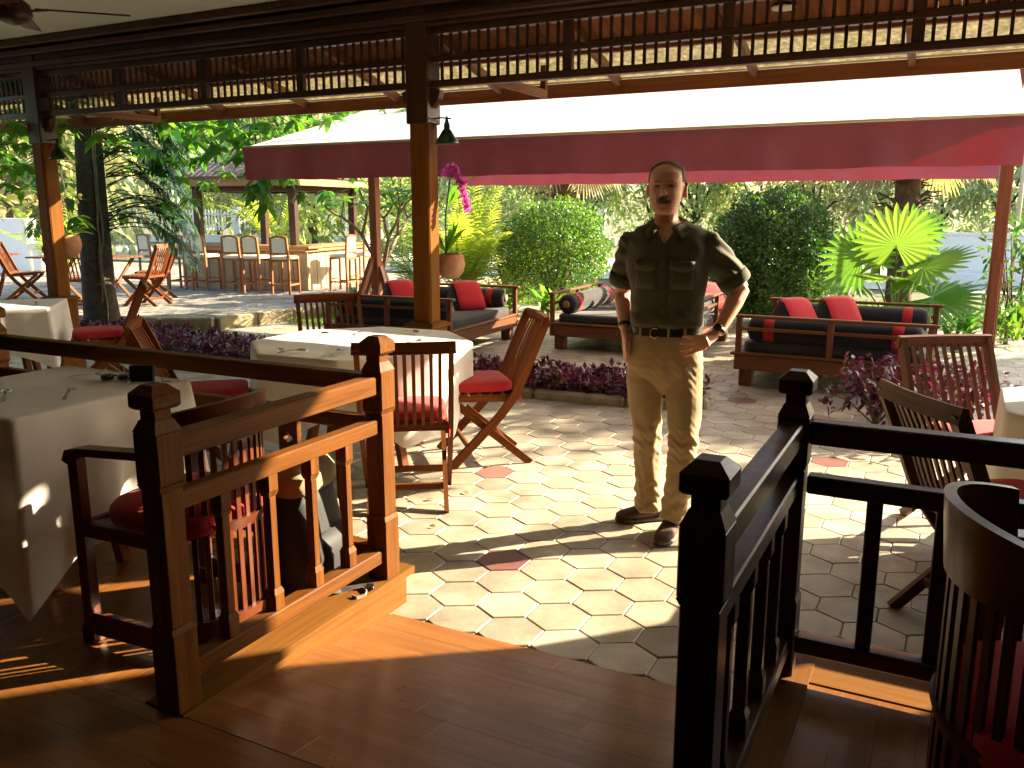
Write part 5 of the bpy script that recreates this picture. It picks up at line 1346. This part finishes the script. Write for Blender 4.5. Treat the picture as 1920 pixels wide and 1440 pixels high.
n_ = 14000; P = np.stack([rng.uniform(-9, 4.5, n_), rng.uniform(12.9, 15.6, n_), np.full(n_, -.03)], 1); a = rng.uniform(0, 6.28, n_); v, f = leaf_arr(P, np.stack([np.cos(a) * .5, np.sin(a) * .5, np.ones(n_)], 1), rdir(n_), .22, .02, .1, .3); tag(npmesh('lawn_grass', v, f, M['grass']), 'rough grass strip along the garden road', 'grass', kind='stuff')

# ---------------- background
bgt = [(-14.6, 23.2, 2.6, 'lf_tree'), (-12.6, 22.4, 2.5, 'lf_grey'), (-10.8, 23.4, 2.7, 'lf_tree'), (-9.2, 22.3, 2.3, 'lf_tree'), (-7.6, 23.3, 2.6, 'lf_grey'), (-6.1, 22.4, 2.3, 'lf_tree'), (-4.6, 23.0, 2.6, 'lf_pale'), (-3.2, 22.2, 2.4, 'lf_pale'), (-1.7, 22.9, 2.5, 'lf_grey'),
       (-0.4, 23.2, 2.6, 'lf_grey'), (0.9, 22.8, 2.5, 'lf_grey'), (2.3, 23.4, 2.6, 'lf_tree'), (-16.8, 24.5, 3.0, 'lf_tree')]
desc = {'lf_tree': 'mid green', 'lf_grey': 'grey green', 'lf_pale': 'pale sunlit'}
where = ['seen left of the middle post', 'behind the orchid spray', 'behind the areca palms', 'left behind the light bush', 'behind the light bush', 'between the light bush and the man', "behind the man's head", 'left behind the dark dome bush', 'right behind the dark dome bush', 'behind the rugged palm trunk', 'above the white wall', 'at the right picture edge', 'far behind the bar stools']
for i, (x, y, rz_, mt) in enumerate(bgt):
    tree('garden_tree', '%s tree crown %s' % (desc[mt], where[i]), (x, y, 0), 1.4, (x, y, 2.15), (1.35, 1.0, rz_ * .70), 40, 62, .20, mt, .10, limbs=5, clr=.42)
far = [(-34, 38, 'far hazy tree beyond the fence, left of the bar', 'lf_pale'), (-28, 40, 'far hazy tree beyond the fence, behind the bar columns', 'lf_tree'), (-22.5, 38, 'far hazy tree beyond the fence, right of the bar', 'lf_pale'), (-41, 40, 'far hazy tree beyond the terrace at the left edge', 'lf_tree'), (-48, 38, 'farthest left hazy tree beyond the white wall', 'lf_pale'), (-17.5, 33, 'far tree behind the plumeria', 'lf_tree'),
       (-21, 25, 'tree beyond the bar stools on the right', 'lf_tree'), (-27, 20, 'tree behind the leftmost bar stool', 'lf_grey'), (-24, 15.5, 'leafy tree at the left edge behind the white wall', 'lf_pale'), (-33, 19, 'big leafy tree at the far left edge', 'lf_tree')]
for x, y, lb, mt in far: tree('far_tree', lb, (x, y, 0), 2.2, (x, y, 4.2), (3.4, 3.0, 3.6), 60, 75, .42, mt, .2, limbs=6, clr=.36)
tree('garden_tree', 'leafy tree standing out of view to the right that shades the daybeds', (6.03, 15.0, 0), 3.2, (6.03, 15.0, 4.65), (1.3, 1.3, .95), 50, 100, .26, 'lf_tree', .16, clr=.5)
wl = thing('white_wall', 'low white garden wall at right behind the fan palm', 'wall', (1.6, 21.3, 0)); MB().box((0, 0, .52), (4.4, .2, 1.04), 0, 0).build('wall', M['whitewall'], wl); MB().box((0, 0, 1.06), (4.5, .28, .06), 0, .01).build('coping', M['whitewall'], wl); MB().box((0, -.3, .12), (4.6, .3, .24), 0, .01).build('step', M['whitewall'], wl)
wl = thing('white_wall', 'white masonry wall at the left picture edge behind the terrace', 'wall', (-18.7, 12.6, .14), .15); MB().box((-1.2, 0, .62), (2.4, .3, 1.25), 0, .01).build('wall', M['whitewall'], wl); MB().box((.9, -.02, .62), (2.0, .2, .16), 0, .01).build('beam', M['whitewall'], wl); MB().box((.2, -.02, .27), (.25, .2, .54), 0, .01).build('pier', M['whitewall'], wl); MB().box((1.8, -.02, .27), (.25, .2, .54), 0, .01).build('pier', M['whitewall'], wl)
fn = thing('picket_fence', 'white picket fence far beyond the bar pavilion', 'fence', (-26, 33, 0), .25)
MB().box((0, 0, .18), (26, .2, .36), 0, 0).build('base_wall', M['whitewall'], fn)
for z in (.75, 1.35): MB().bar((-13, 0, z), (13, 0, z), .05, .06).build('rail', M['whitewall'], fn)
b = MB()
for k in range(150):
    x = -13 + k * 26 / 150; b.box((x, 0, 1.08), (.06, .03, 1.0), 0, 0)
tag(b.build('pickets', M['whitewall'], fn), kind='stuff')
for k in range(8): MB().box((-12.5 + k * 3.55, 0, .85), (.32, .32, 1.7), 0, .02).build('pier', M['whitewall'], fn)
# parked car beyond the bar
car = thing('parked_car', 'pale parked car seen through the bar pavilion', 'car', (-18.6, 27.6, 0), 1.05)
sec = [(-2.1, .35, .62, .80), (-2.0, .28, .80, .84), (-1.2, .24, .92, .86), (-.75, .24, .95, .86), (1.6, .24, .98, .86), (2.0, .28, .90, .82), (2.1, .36, .75, .78)]
q = MB(); q.loft([[(x, -w_, z0), (x, w_, z0), (x, w_ * .98, (z0 + z1) / 2), (x, w_ * .9, z1), (x, -w_ * .9, z1), (x, -w_ * .98, (z0 + z1) / 2)] for x, z0, z1, w_ in sec], True, False); q.build('body', M['carpaint'], car)
q = MB(); q.loft([[(x0, -w0, .94), (x1, -w0, .94), (x1, w0, .94), (x0, w0, .94)] if k == 0 else [(x0, -w0, 1.42), (x1, -w0, 1.42), (x1, w0, 1.42), (x0, w0, 1.42)] for k, (x0, x1, w0) in enumerate(((-1.1, 1.55, .76), (-.35, 1.1, .60)))], True, False); q.build('cabin', M['carglass'], car)
MB().box((.38, 0, 1.44), (1.5, 1.22, .05), 0, .02).build('roof', M['carpaint'], car)
for x in (-1.3, 1.3):
    for s_ in (-1, 1):
        wh = MB(); wh.loft([[(x + r_ * math.cos(a), s_ * (.74 + dy), .30 + r_ * math.sin(a)) for a in np.linspace(0, 2 * PI, 20, endpoint=False)] for dy, r_ in ((-.10, .28), (-.09, .30), (.09, .30), (.10, .28))]); o = wh.build('wheel', M['tyre'], car)
for s_ in (-1, 1): MB().box((-2.05, s_ * .6, .68), (.06, .28, .12), 0, .02).build('headlight', M['downlight'], car)
# ================================================================ THE STANDING MAN
man = thing('person', 'man in dark olive shirt and khaki trousers standing with hands on hips', 'person', (-1.235, 4.02, 0), math.radians(9))
M['skin'] = plain('skin', (0.76, 0.42, 0.28), 0.5, (0.66, 0.34, 0.215), 18, 0.12, 0, 90)
M['skin'].node_tree.nodes['Principled BSDF'].inputs['Subsurface Weight'].default_value = 0.08
M['shirt'] = cloth('olive_shirt', (0.086, 0.084, 0.054), (0.082, 0.080, 0.051), 0.04, 500, 0.85, 0.25)
M['khaki'] = cloth('khaki_cotton', (0.42, 0.31, 0.165), (0.36, 0.26, 0.135), 0.05, 500, 0.85, 0.5)
M['hair'] = plain('short_hair', (0.085, 0.065, 0.048), 0.75, (0.16, 0.13, 0.10), 60, 0.9, 0, 260)
M['belt'] = plain('black_leather', (0.012, 0.010, 0.009), 0.4)
M['shoe'] = plain('brown_suede', (0.075, 0.038, 0.022), 0.8, (0.045, 0.024, 0.016), 20, 0.4)
M['sole'] = plain('shoe_sole', (0.16, 0.14, 0.11), 0.8, (0.03, 0.03, 0.03), 25)
def prof_rings(rows, n_=36, p=0.82, cx=0.0):
    """rows: (z, half width, front y, back y[, x centre])"""
    out = []
    for r in rows:
        z, hw, fy, by = r[:4]; c = r[4] if len(r) > 4 else cx; ym, hy = (fy + by) / 2, (by - fy) / 2
        ring = []
        for k in range(n_):
            a = 2 * PI * k / n_; ca, sa = math.cos(a), math.sin(a)
            ring.append((c + hw * math.copysign(abs(ca) ** p, ca), ym + hy * math.copysign(abs(sa) ** p, sa), z))
        out.append(ring)
    return out
def limb(b, pts, rad, n_=16): b.tube(pts, rad, n_)
def fuse(b, name, mat, voxel, smooth_it=4, post=None, parent=man):
    o = b.build(name, mat)
    md = o.modifiers.new('remesh', 'REMESH'); md.mode = 'VOXEL'; md.voxel_size = voxel; md.use_smooth_shade = True
    sm = o.modifiers.new('smooth', 'SMOOTH'); sm.factor = 0.5; sm.iterations = smooth_it
    dg = bpy.context.evaluated_depsgraph_get(); dg.update()
    me = bpy.data.meshes.new_from_object(o.evaluated_get(dg)); me.name = name
    old = o.data; o.modifiers.clear(); o.data = me; bpy.data.meshes.remove(old)
    me.materials.clear(); me.materials.append(mat)
    if post is not None:
        co = np.empty(len(me.vertices) * 3, np.float32); me.vertices.foreach_get('co', co); co = co.reshape(-1, 3)
        no = np.empty(len(me.vertices) * 3, np.float32); me.vertices.foreach_get('normal', no); no = no.reshape(-1, 3)
        me.vertices.foreach_set('co', post(co.astype(float), no.astype(float)).astype(np.float32).ravel()); me.update()
    me.polygons.foreach_set('use_smooth', np.ones(len(me.polygons), bool))
    o.parent = parent
    return o
def hand(b, wrist, palm_c, fdir, nor, curl, spread, thumb_dir, side, fl=1.0):
    """palm block, four unequal fingers and a thumb; fdir = finger direction, nor = back-of-hand normal"""
    W, Pc, f, nn = V3(wrist), V3(palm_c), nrm(fdir), V3(nor); nn = nrm(nn - f * (nn @ f)); s_ = np.cross(f, nn) * side
    def ov(c, a, t_): return [c + s_ * a * math.cos(x) + nn * t_ * math.sin(x) for x in np.linspace(0, 2 * PI, 14, endpoint=False)]
    b.loft([ov(W, .026, .020), ov((W + Pc) / 2, .030, .018), ov(Pc, .039, .015), ov(Pc + f * .035, .041, .013), ov(Pc + f * .046, .036, .010)])
    L = (0.066, 0.076, 0.071, 0.056)
    for k in range(4):
        o = (k - 1.5); p0 = Pc + f * .034 + s_ * o * .0195; d = nrm(f + s_ * o * spread); pts = [p0 - d * .012, p0]; cv = curl
        for j, fr in enumerate((.45, .32, .23)):
            d = nrm(d - nn * cv * (.5 + .4 * j)); pts.append(pts[-1] + d * L[k] * fl * fr)
        b.tube(pts, [.0095, .0092, .0088, .0080, .0066], 10)
    td = nrm(thumb_dir); t0 = Pc - f * .018 - s_ * .026
    b.tube([t0 + s_ * .02, t0, t0 + td * .030, t0 + td * .056 + f * .006], [.014, .0125, .0105, .0078], 10)

# ---- body: head, neck, trunk, arms, hands and legs as one fused surface
b = MB()
HX = -0.006
b.loft(prof_rings([(1.556, .026, -.086, -.030, HX), (1.566, .045, -.099, -.012, HX), (1.582, .057, -.103, .010, HX), (1.605, .066, -.101, .035, HX), (1.63, .074, -.097, .060, HX), (1.66, .079, -.095, .084, HX),
                   (1.69, .0815, -.094, .098, HX), (1.72, .0825, -.094, .104, HX), (1.748, .0795, -.086, .100, HX), (1.772, .068, -.068, .088, HX), (1.788, .048, -.046, .066, HX), (1.797, .024, -.018, .034, HX)], 32, 0.92))
b.loft([[(HX + w_ * c, y + .9 * abs(c) * .012, z) for c in (-1, -.5, 0, .5, 1)] + [(HX + .6 * w_, -.085, z), (HX - .6 * w_, -.085, z)] for z, w_, y in ((1.704, .007, -.096), (1.685, .009, -.103), (1.668, .012, -.113), (1.655, .0165, -.121), (1.645, .0165, -.117), (1.640, .012, -.100))], True, True)
for s_ in (-1, 1):
    b.loft([[(HX + s_ * (.080 + dx), .008 + ry * math.cos(a), 1.662 + rz_ * math.sin(a) - .002 * s_) for a in np.linspace(0, 2 * PI, 14, endpoint=False)] for dx, ry, rz_ in ((-.012, .012, .020), (.004, .016, .028), (.013, .019, .033), (.017, .016, .029), (.016, .009, .02))])
limb(b, [(HX, .012, 1.60), (HX, .016, 1.54), (0, .022, 1.48), (0.01, .02, 1.42)], [.056, .057, .062, .09])
TR = [(1.530, .060, -.036, .076, .004), (1.512, .096, -.052, .086, .006), (1.494, .140, -.068, .094, .010), (1.466, .172, -.086, .104, .012), (1.42, .182, -.104, .114, .012), (1.35, .184, -.121, .119, .013), (1.28, .179, -.126, .119, .014), (1.20, .166, -.124, .114, .015), (1.12, .160, -.124, .109, .016), (1.04, .160, -.122, .109, .017)]
b.loft(prof_rings([(z, hw - .008, fy + .006, by - .006, c) for z, hw, fy, by, c in TR] + [(.95, .158, -.108, .11, .014), (.86, .16, -.108, .112, .012), (.80, .10, -.08, .09, .01)], 36, .85))
SHR, ELR, WRR = (-.168, .012, 1.425), (-.222, .095, 1.175), (-.186, -.012, 1.010)
SHL, ELL, WRL = (.196, .012, 1.425), (.352, .075, 1.205), (.262, -.052, 1.008)
def mid(a, c, u): return V3(a) + (V3(c) - V3(a)) * u
limb(b, [SHR, mid(SHR, ELR, .5), ELR], [.052, .047, .042]); limb(b, [mid(ELR, SHR, .08), mid(ELR, WRR, .0), mid(ELR, WRR, .28), mid(ELR, WRR, .7), WRR], [.038, .0405, .043, .034, .027])
limb(b, [SHL, mid(SHL, ELL, .5), ELL], [.052, .047, .042]); limb(b, [mid(ELL, SHL, .08), ELL, mid(ELL, WRL, .28), mid(ELL, WRL, .7), WRL], [.038, .0405, .043, .034, .027])
hand(b, WRR, (-.172, -.062, .958), (.10, -.38, -.92), (-.92, -.30, .12), .10, .05, (.45, -.75, .35), -1)
hand(b, WRL, (.205, -.118, .972), (-.90, -.34, -.20), (.28, -.94, .12), .04, .20, (-.25, -.10, .96), 1, 1.05)
for pts, rd in (([(-.075, .005, .84), (-.07, .008, .66), (-.062, .012, .49), (-.058, .04, .32), (-.05, .052, .10), (-.05, .054, .06)], [.078, .070, .052, .053, .038, .036]),
                ([(.105, .005, .84), (.118, -.02, .66), (.124, -.055, .48), (.116, -.062, .32), (.10, -.085, .10), (.10, -.085, .06)], [.078, .070, .052, .053, .038, .036])): limb(b, pts, rd)
def face_post(co, no):
    x, y, z = co[:, 0] - HX, co[:, 1], co[:, 2]
    fr = (y < -.03) & (z > 1.54)
    d = np.zeros(len(co))
    for s_ in (-1, 1):
        d -= .0075 * np.exp(-(((x - s_ * .031) / .0165) ** 2 + ((z - 1.686) / .0095) ** 2))          # eye sockets
        d += .0042 * np.exp(-(((x - s_ * .028) / .024) ** 2 + ((z - 1.7045) / .006) ** 2))           # brows
        d += .0040 * np.exp(-(((x - s_ * .042) / .016) ** 2 + ((z - 1.652) / .013) ** 2))            # cheeks
        d -= .0022 * np.exp(-(((x - s_ * (.024 + (1.64 - z) * .25)) / .004) ** 2 + ((z - 1.628) / .016) ** 2))   # smile lines
    d -= .0040 * np.exp(-((z - 1.6105) / .0022) ** 2) * np.exp(-(x / .026) ** 4)                     # mouth line
    d += .0030 * np.exp(-((z - 1.6035) / .005) ** 2) * np.exp(-(x / .020) ** 4)
    d += .0040 * np.exp(-((z - 1.572) / .012) ** 2 - (x / .018) ** 2)                               # chin
    return co + no * (d * fr)[:, None]
body = fuse(b, 'body', M['skin'], .0042, 3, face_post)

# ---- face details
for s_ in (-1, 1):
    MB().loft([[(HX + s_ * .031 + r_ * 1.5 * math.cos(a), -.0905 + dy, 1.6865 + r_ * .34 * math.sin(a)) for a in np.linspace(0, 2 * PI, 14, endpoint=False)] for r_, dy in ((.0095, .006), (.0085, .001), (.004, -.001))]).build('eye', M['lens'], man)
    MB().ribbon([(HX + s_ * .013, -.1015, 1.7025), (HX + s_ * .028, -.0995, 1.7075), (HX + s_ * .043, -.0905, 1.7040)], .006, .005, side=(0, .3, 1)).build('eyebrow', M['hair'], man)
M['lip'] = plain('lip_skin', (0.30, 0.10, 0.075), 0.5)
MB().ribbon([(HX + .027 * u, -.1015 + .012 * u * u, 1.6085 + .0045 * u * u) for u in np.linspace(-1, 1, 9)], .0055, .004, side=(0, .3, 1)).build('lips', M['lip'], man)
q = MB(); rings = []
for k in range(13):
    u = k / 12 * 2 - 1; x = HX + .036 * u; h_ = .0085 * (1 - .55 * abs(u) ** 1.5); yb = -.1035 + .021 * u * u; zc = 1.6245 - .010 * u * u
    rings.append([(x, yb + .006 * math.cos(a) - .001, zc + h_ * math.sin(a)) for a in np.linspace(0, 2 * PI, 10, endpoint=False)])
M['tache'] = plain('moustache_hair', (0.05, 0.035, 0.025), 0.8, (0.10, 0.08, 0.06), 90, 0.8, 0, 300)
q.loft(rings); q.build('moustache', M['tache'], man)
bm = bmesh.new(); bm.from_mesh(body.data)          # hair grows from the scalp: offset copy of that part of the head
def scalp(v):
    x, y, z = v.co.x - HX, v.co.y, v.co.z
    line = 1.655 + max(0.0, (-y + .012)) * 1.15 + (.020 if abs(x) < .045 and y < 0 else 0)
    if y < -.035: line = 1.757 + (-.035 - y) * .9 + .018 * (1 - min(1, abs(x) / .05))
    if y > .05: line = 1.60
    line += .004 * math.sin(x * 310 + y * 170) + .003 * math.sin(z * 420 + x * 530)
    return z > line and not (abs(x) > .0795 and z < 1.70)
dele = [f for f in bm.faces if not all(scalp(v) for v in f.verts)]
bmesh.ops.delete(bm, geom=dele, context='FACES')
bm.normal_update()
for v in bm.verts: v.co += v.normal * (.0035 + .0018 * math.sin(v.co.x * 900) * math.sin(v.co.z * 800 + v.co.y * 700))
me = bpy.data.meshes.new('hair'); bm.to_mesh(me); bm.free(); me.materials.clear(); me.materials.append(M['hair']); link('hair', me, man)

# ---- shirt
def shirt_front(x, z):
    for (z1, w1, f1, b1, c1), (z0, w0, f0, b0, c0) in zip(TR[:-1], TR[1:]):
        if z0 <= z <= z1:
            u = (z - z0) / (z1 - z0); w_, f_, b_, c_ = w0 + (w1 - w0) * u, f0 + (f1 - f0) * u, b0 + (b1 - b0) * u, c0 + (c1 - c0) * u
            w_ += .016; f_ -= .013; ym, hy = (f_ + b_) / 2, (b_ - f_) / 2; r_ = min(1, abs((x - c_) / w_)); return ym - hy * (1 - r_ ** (2 / .85)) ** (.85 / 2)
    return -.12
b = MB()
rows = [(z, hw + .014, fy - .011, by + .012, c) for z, hw, fy, by, c in TR[:-1]] + [(1.075, .178, -.150, .124, .016), (1.045, .176, -.148, .122, .016), (1.025, .166, -.128, .117, .016), (1.005, .155, -.112, .108, .016)]
b.loft(prof_rings(rows, 40, .85))
ca = mid(SHR, ELR, .80); cb = mid(SHL, ELL, .86)
limb(b, [(-.10, .012, 1.440), SHR, mid(SHR, ELR, .4), ca], [.054, .064, .069, .070], 20)
limb(b, [(.13, .012, 1.440), SHL, mid(SHL, ELL, .4), cb], [.054, .064, .069, .070], 20)
def shirt_post(co, no):
    x, y, z = co.T
    w1 = np.sin(z * 60 + np.sin(x * 23) * 2.2 + x * 30) * np.exp(-((z - 1.06) / .05) ** 2) * .0030
    w2 = np.sin((x * .8 + z) * 55 + np.sin(z * 17) * 2) * .0026 * np.exp(-((np.abs(x) - .16) / .06) ** 2)
    w3 = np.sin(x * 75 + z * 20 + np.sin(z * 25) * 1.5) * .0009
    arm = np.clip((np.abs(x - .01) - .185) / .03, 0, 1); w4 = np.sin(z * 95 + x * 40 + np.sin(y * 50) * 1.4) * .0042 * arm
    rr = rng.normal(size=len(co)) * .0002
    return co + no * (w1 + w2 + w3 + w4 + rr)[:, None]
shirt = fuse(b, 'shirt', M['shirt'], .0065, 3, shirt_post)
bm = bmesh.new(); bm.from_mesh(shirt.data)
kill = [f for f in bm.faces if (lambda c: c.y < .0 and c.z > 1.425 and abs(c.x - .008) < (c.z - 1.425) * .62 + .004)(f.calc_center_median()) or f.calc_center_median().z > 1.520]
bmesh.ops.delete(bm, geom=kill, context='FACES'); bm.to_mesh(shirt.data); bm.free()
for s_ in (-1, 1):                                   # collar wings
    q = MB(); rows_ = []
    for k in range(13):
        u = k / 12; a = math.radians(90 - s_ * u * 158); c_, sn = math.cos(a), math.sin(a)
        tx, ty, tz = .004 + .070 * c_, .020 + .076 * sn - .010 * u, 1.556 - .056 * u ** 1.4
        w_ = .016 + .030 * u ** 2
        ox, oz = .004 + (.088 + w_) * c_ + s_ * .012 * u ** 3, 1.524 - .086 * u ** 1.7
        oy = .020 + (.094 + .5 * w_) * sn
        if u > .55: oy = oy * (1 - (u - .55) / .45) + (shirt_front(ox, max(1.05, min(oz, 1.499))) - .016) * (u - .55) / .45
        mx_, my_, mz_ = tx * .55 + ox * .45 + c_ * .010, ty * .55 + oy * .45 + sn * .010, tz * .55 + oz * .45 + .006
        rows_.append([(tx, ty, tz), (mx_, my_, mz_), (ox, oy, oz), (ox - c_ * .004, oy - sn * .004 + .003, oz - .001), (mx_ - c_ * .005, my_ - sn * .005, mz_ - .004), (tx - c_ * .004, ty - sn * .004, tz - .006)])
    q.loft(rows_, True, True); q.build('collar', M['shirt'], shirt)
for c_, sh in ((ca, SHR), (cb, SHL)):                 # rolled cuffs
    d = nrm(V3(c_) - V3(sh)); q = MB(); q.tube([c_ - d * .050, c_ - d * .048, c_ - d * .010, c_ + d * .004, c_ + d * .005], [.070, .0785, .080, .076, .060], 24, False); q.build('cuff', M['shirt'], shirt)
zs = np.linspace(1.42, 1.04, 12); MB().ribbon([(.008, shirt_front(.008, z) - .003, z) for z in zs], .030, .003, side=(1, 0, 0)).build('placket', M['shirt'], shirt)
for z in (1.385, 1.30, 1.215, 1.13, 1.06): MB().lathe([(.001, 0), (.005, 0), (.005, .002), (.001, .0025)], n=10).build('button', M['belt'], shirt, (.008, shirt_front(.008, z) - .006, z)).rotation_euler = (PI / 2, 0, 0)
for s_ in (-1, 1):
    xc = .012 + s_ * .085; rows_ = []
    for z in (1.335, 1.29, 1.25, 1.215): rows_.append([(xc + dx, shirt_front(xc + dx, z) - .0018, z) for dx in np.linspace(-.052, .052, 7)] + [(xc + dx, shirt_front(xc + dx, z) + .004, z) for dx in np.linspace(.052, -.052, 7)])
    q = MB(); q.loft(rows_, True, True); q.build('chest_pocket', M['shirt'], shirt)
    rows_ = []
    for z in (1.345, 1.325, 1.305): rows_.append([(xc + dx, shirt_front(xc + dx, z) - .0042, z - .012 * (1 - abs(dx) / .054) * (z < 1.31)) for dx in np.linspace(-.055, .055, 7)] + [(xc + dx, shirt_front(xc + dx, z) + .002, z) for dx in np.linspace(.055, -.055, 7)])
    q = MB(); q.loft(rows_, True, True); q.build('pocket_flap', M['shirt'], shirt)

# ---- trousers
b = MB()
b.loft(prof_rings([(1.012, .163, -.124, .118, .016), (.985, .168, -.126, .122, .016), (.93, .177, -.128, .130, .014), (.87, .181, -.126, .132, .014), (.82, .179, -.118, .126, .013), (.78, .160, -.100, .110, .013), (.745, .12, -.078, .085, .014), (.715, .07, -.05, .06, .016), (.69, .025, -.02, .03, .017)], 40, .85))
limb(b, [(-.072, .0, .86), (-.080, .004, .74), (-.072, .006, .60), (-.062, .010, .48), (-.060, .032, .32), (-.052, .044, .16), (-.050, .044, .068)], [.092, .093, .080, .070, .066, .067, .070], 22)
limb(b, [(.102, .0, .86), (.110, -.006, .74), (.122, -.030, .60), (.126, -.058, .48), (.118, -.068, .32), (.104, -.088, .16), (.10, -.094, .08)], [.092, .093, .082, .072, .068, .068, .071], 22)
def trouser_post(co, no):
    x, y, z = co.T
    lg = np.clip((.75 - z) / .1, 0, 1)
    w1 = np.sin(z * 70 + x * 26 + np.sin(y * 30 + x * 15) * 1.6) * .0035 * np.exp(-((z - .46) / .09) ** 2)
    w2 = np.sin(z * 85 - x * 30 + np.sin(x * 40) * 1.5) * .0055 * np.exp(-((z - .17) / .10) ** 2)
    w3 = np.sin((z * .55 + np.abs(x - .02)) * 62 + np.sin(z * 20)) * .0042 * np.exp(-((z - .80) / .09) ** 2)
    w4 = np.sin(np.arctan2(y, x - np.where(x > .03, .11, -.06)) * 5 + z * 14 + np.sin(z * 23)) * .0022 * lg
    w5 = np.sin((z + .35 * x) * 150 + np.sin(x * 60 + y * 45) * 2.2) * .0022 * (np.exp(-((z - .45) / .10) ** 2) + np.exp(-((z - .15) / .10) ** 2) + .5 * np.exp(-((z - .8) / .1) ** 2))
    return co + no * (w1 + w2 + w3 + w4 + w5)[:, None]
tro = fuse(b, 'trousers', M['khaki'], .0065, 3, trouser_post)
def ell_band(z0, z1, hw, fy, by, cx, th, nm, mt, par, n_=48):
    q = MB(); rows_ = []
    for k in range(n_ + 1):
        a = 2 * PI * k / n_; ca_, sa_ = math.cos(a), math.sin(a); ym, hy = (fy + by) / 2, (by - fy) / 2
        x = cx + hw * math.copysign(abs(ca_) ** .85, ca_); y = ym + hy * math.copysign(abs(sa_) ** .85, sa_); n_x, n_y = ca_, sa_
        rows_.append([(x, y, z0), (x + n_x * th, y + n_y * th, z0), (x + n_x * th, y + n_y * th, z1), (x, y, z1)])
    q.loft(rows_, False, False); return q.build(nm, M[mt], par)
belt = ell_band(.990, 1.026, .168, -.130, .124, .016, .004, 'belt', 'belt', tro)
q = MB(); q.tube([(-.020 + .021 * math.cos(a), -.137, 1.008 + .024 * math.sin(a)) for a in np.linspace(.9, 5.6, 16)], .0035, 7); q.build('buckle', M['metal'], belt)
for x in (-.09, .045, .12): MB().bar((x, -.133 + .25 * (x - .01) ** 2 * 4, .984), (x, -.133 + .25 * (x - .01) ** 2 * 4, 1.032), .012, .006, (0, 1, 0)).build('belt_loop', M['khaki'], tro)
# watch and shoes
wd = nrm(V3(WRL) - V3(ELL)); wc_ = mid(ELL, WRL, .93); q = MB(); q.tube([wc_ - wd * .010, wc_ - wd * .0095, wc_ + wd * .0095, wc_ + wd * .010], [.027, .0325, .0325, .027], 22, False); wt = q.build('watch', M['belt'], man)
u_ = nrm(V3((-.2, -1, .25)) - wd * (V3((-.2, -1, .25)) @ wd)); q = MB(); q.tube([wc_ + u_ * .028, wc_ + u_ * .038, wc_ + u_ * .0385], [.018, .018, .014], 18); q.build('watch_case', M['iron'], wt)
wd = nrm(V3(WRR) - V3(ELR)); wc_ = mid(ELR, WRR, .92); q = MB(); q.tube([wc_ - wd * .008, wc_ - wd * .0075, wc_ + wd * .0075, wc_ + wd * .008], [.028, .0325, .0325, .028], 20, False); q.build('wrist_strap', M['belt'], man)
def shoe(heel, toe, nm='shoe'):
    h_, t_ = V3((*heel, 0)), V3((*toe, 0)); f = nrm(t_ - h_); s_ = V3((-f[1], f[0], 0)); L = np.linalg.norm(t_ - h_)
    def ring(u, w_, z0, z1):
        c = h_ + f * L * u; return [c + s_ * w_ * math.copysign(abs(math.cos(a)) ** .7, math.cos(a)) + ZU * ((z0 + z1) / 2 + (z1 - z0) / 2 * math.copysign(abs(math.sin(a)) ** .8, math.sin(a))) for a in np.linspace(0, 2 * PI, 18, endpoint=False)]
    up = MB().loft([ring(0, .018, .03, .075), ring(.03, .032, .02, .10), ring(.12, .038, .018, .115), ring(.28, .039, .018, .112), ring(.42, .042, .018, .092), ring(.58, .046, .018, .075), ring(.75, .047, .018, .064), ring(.90, .040, .018, .055), ring(.98, .024, .02, .045), ring(1.0, .010, .024, .036)]).build(nm, M['shoe'], man)
    MB().loft([ring(-.01, .022, .0, .026), ring(.04, .038, 0, .028), ring(.2, .042, 0, .028), ring(.42, .043, 0.002, .026), ring(.7, .051, 0, .026), ring(.9, .045, 0, .026), ring(.99, .026, .004, .026), ring(1.015, .010, .008, .024)]).build('sole', M['sole'], up)
    for u in (.36, .43, .50, .57):
        c = h_ + f * L * u; z = .104 - (u - .36) * .15; MB().tube([c - s_ * .022 + ZU * (z - .006), c + ZU * (z + .004), c + s_ * .022 + ZU * (z - .006)], .003, 5).build('lace', M['sole'], up)
shoe((.030, .115), (-.205, -.010)); shoe((.105, -.010), (.062, -.275))
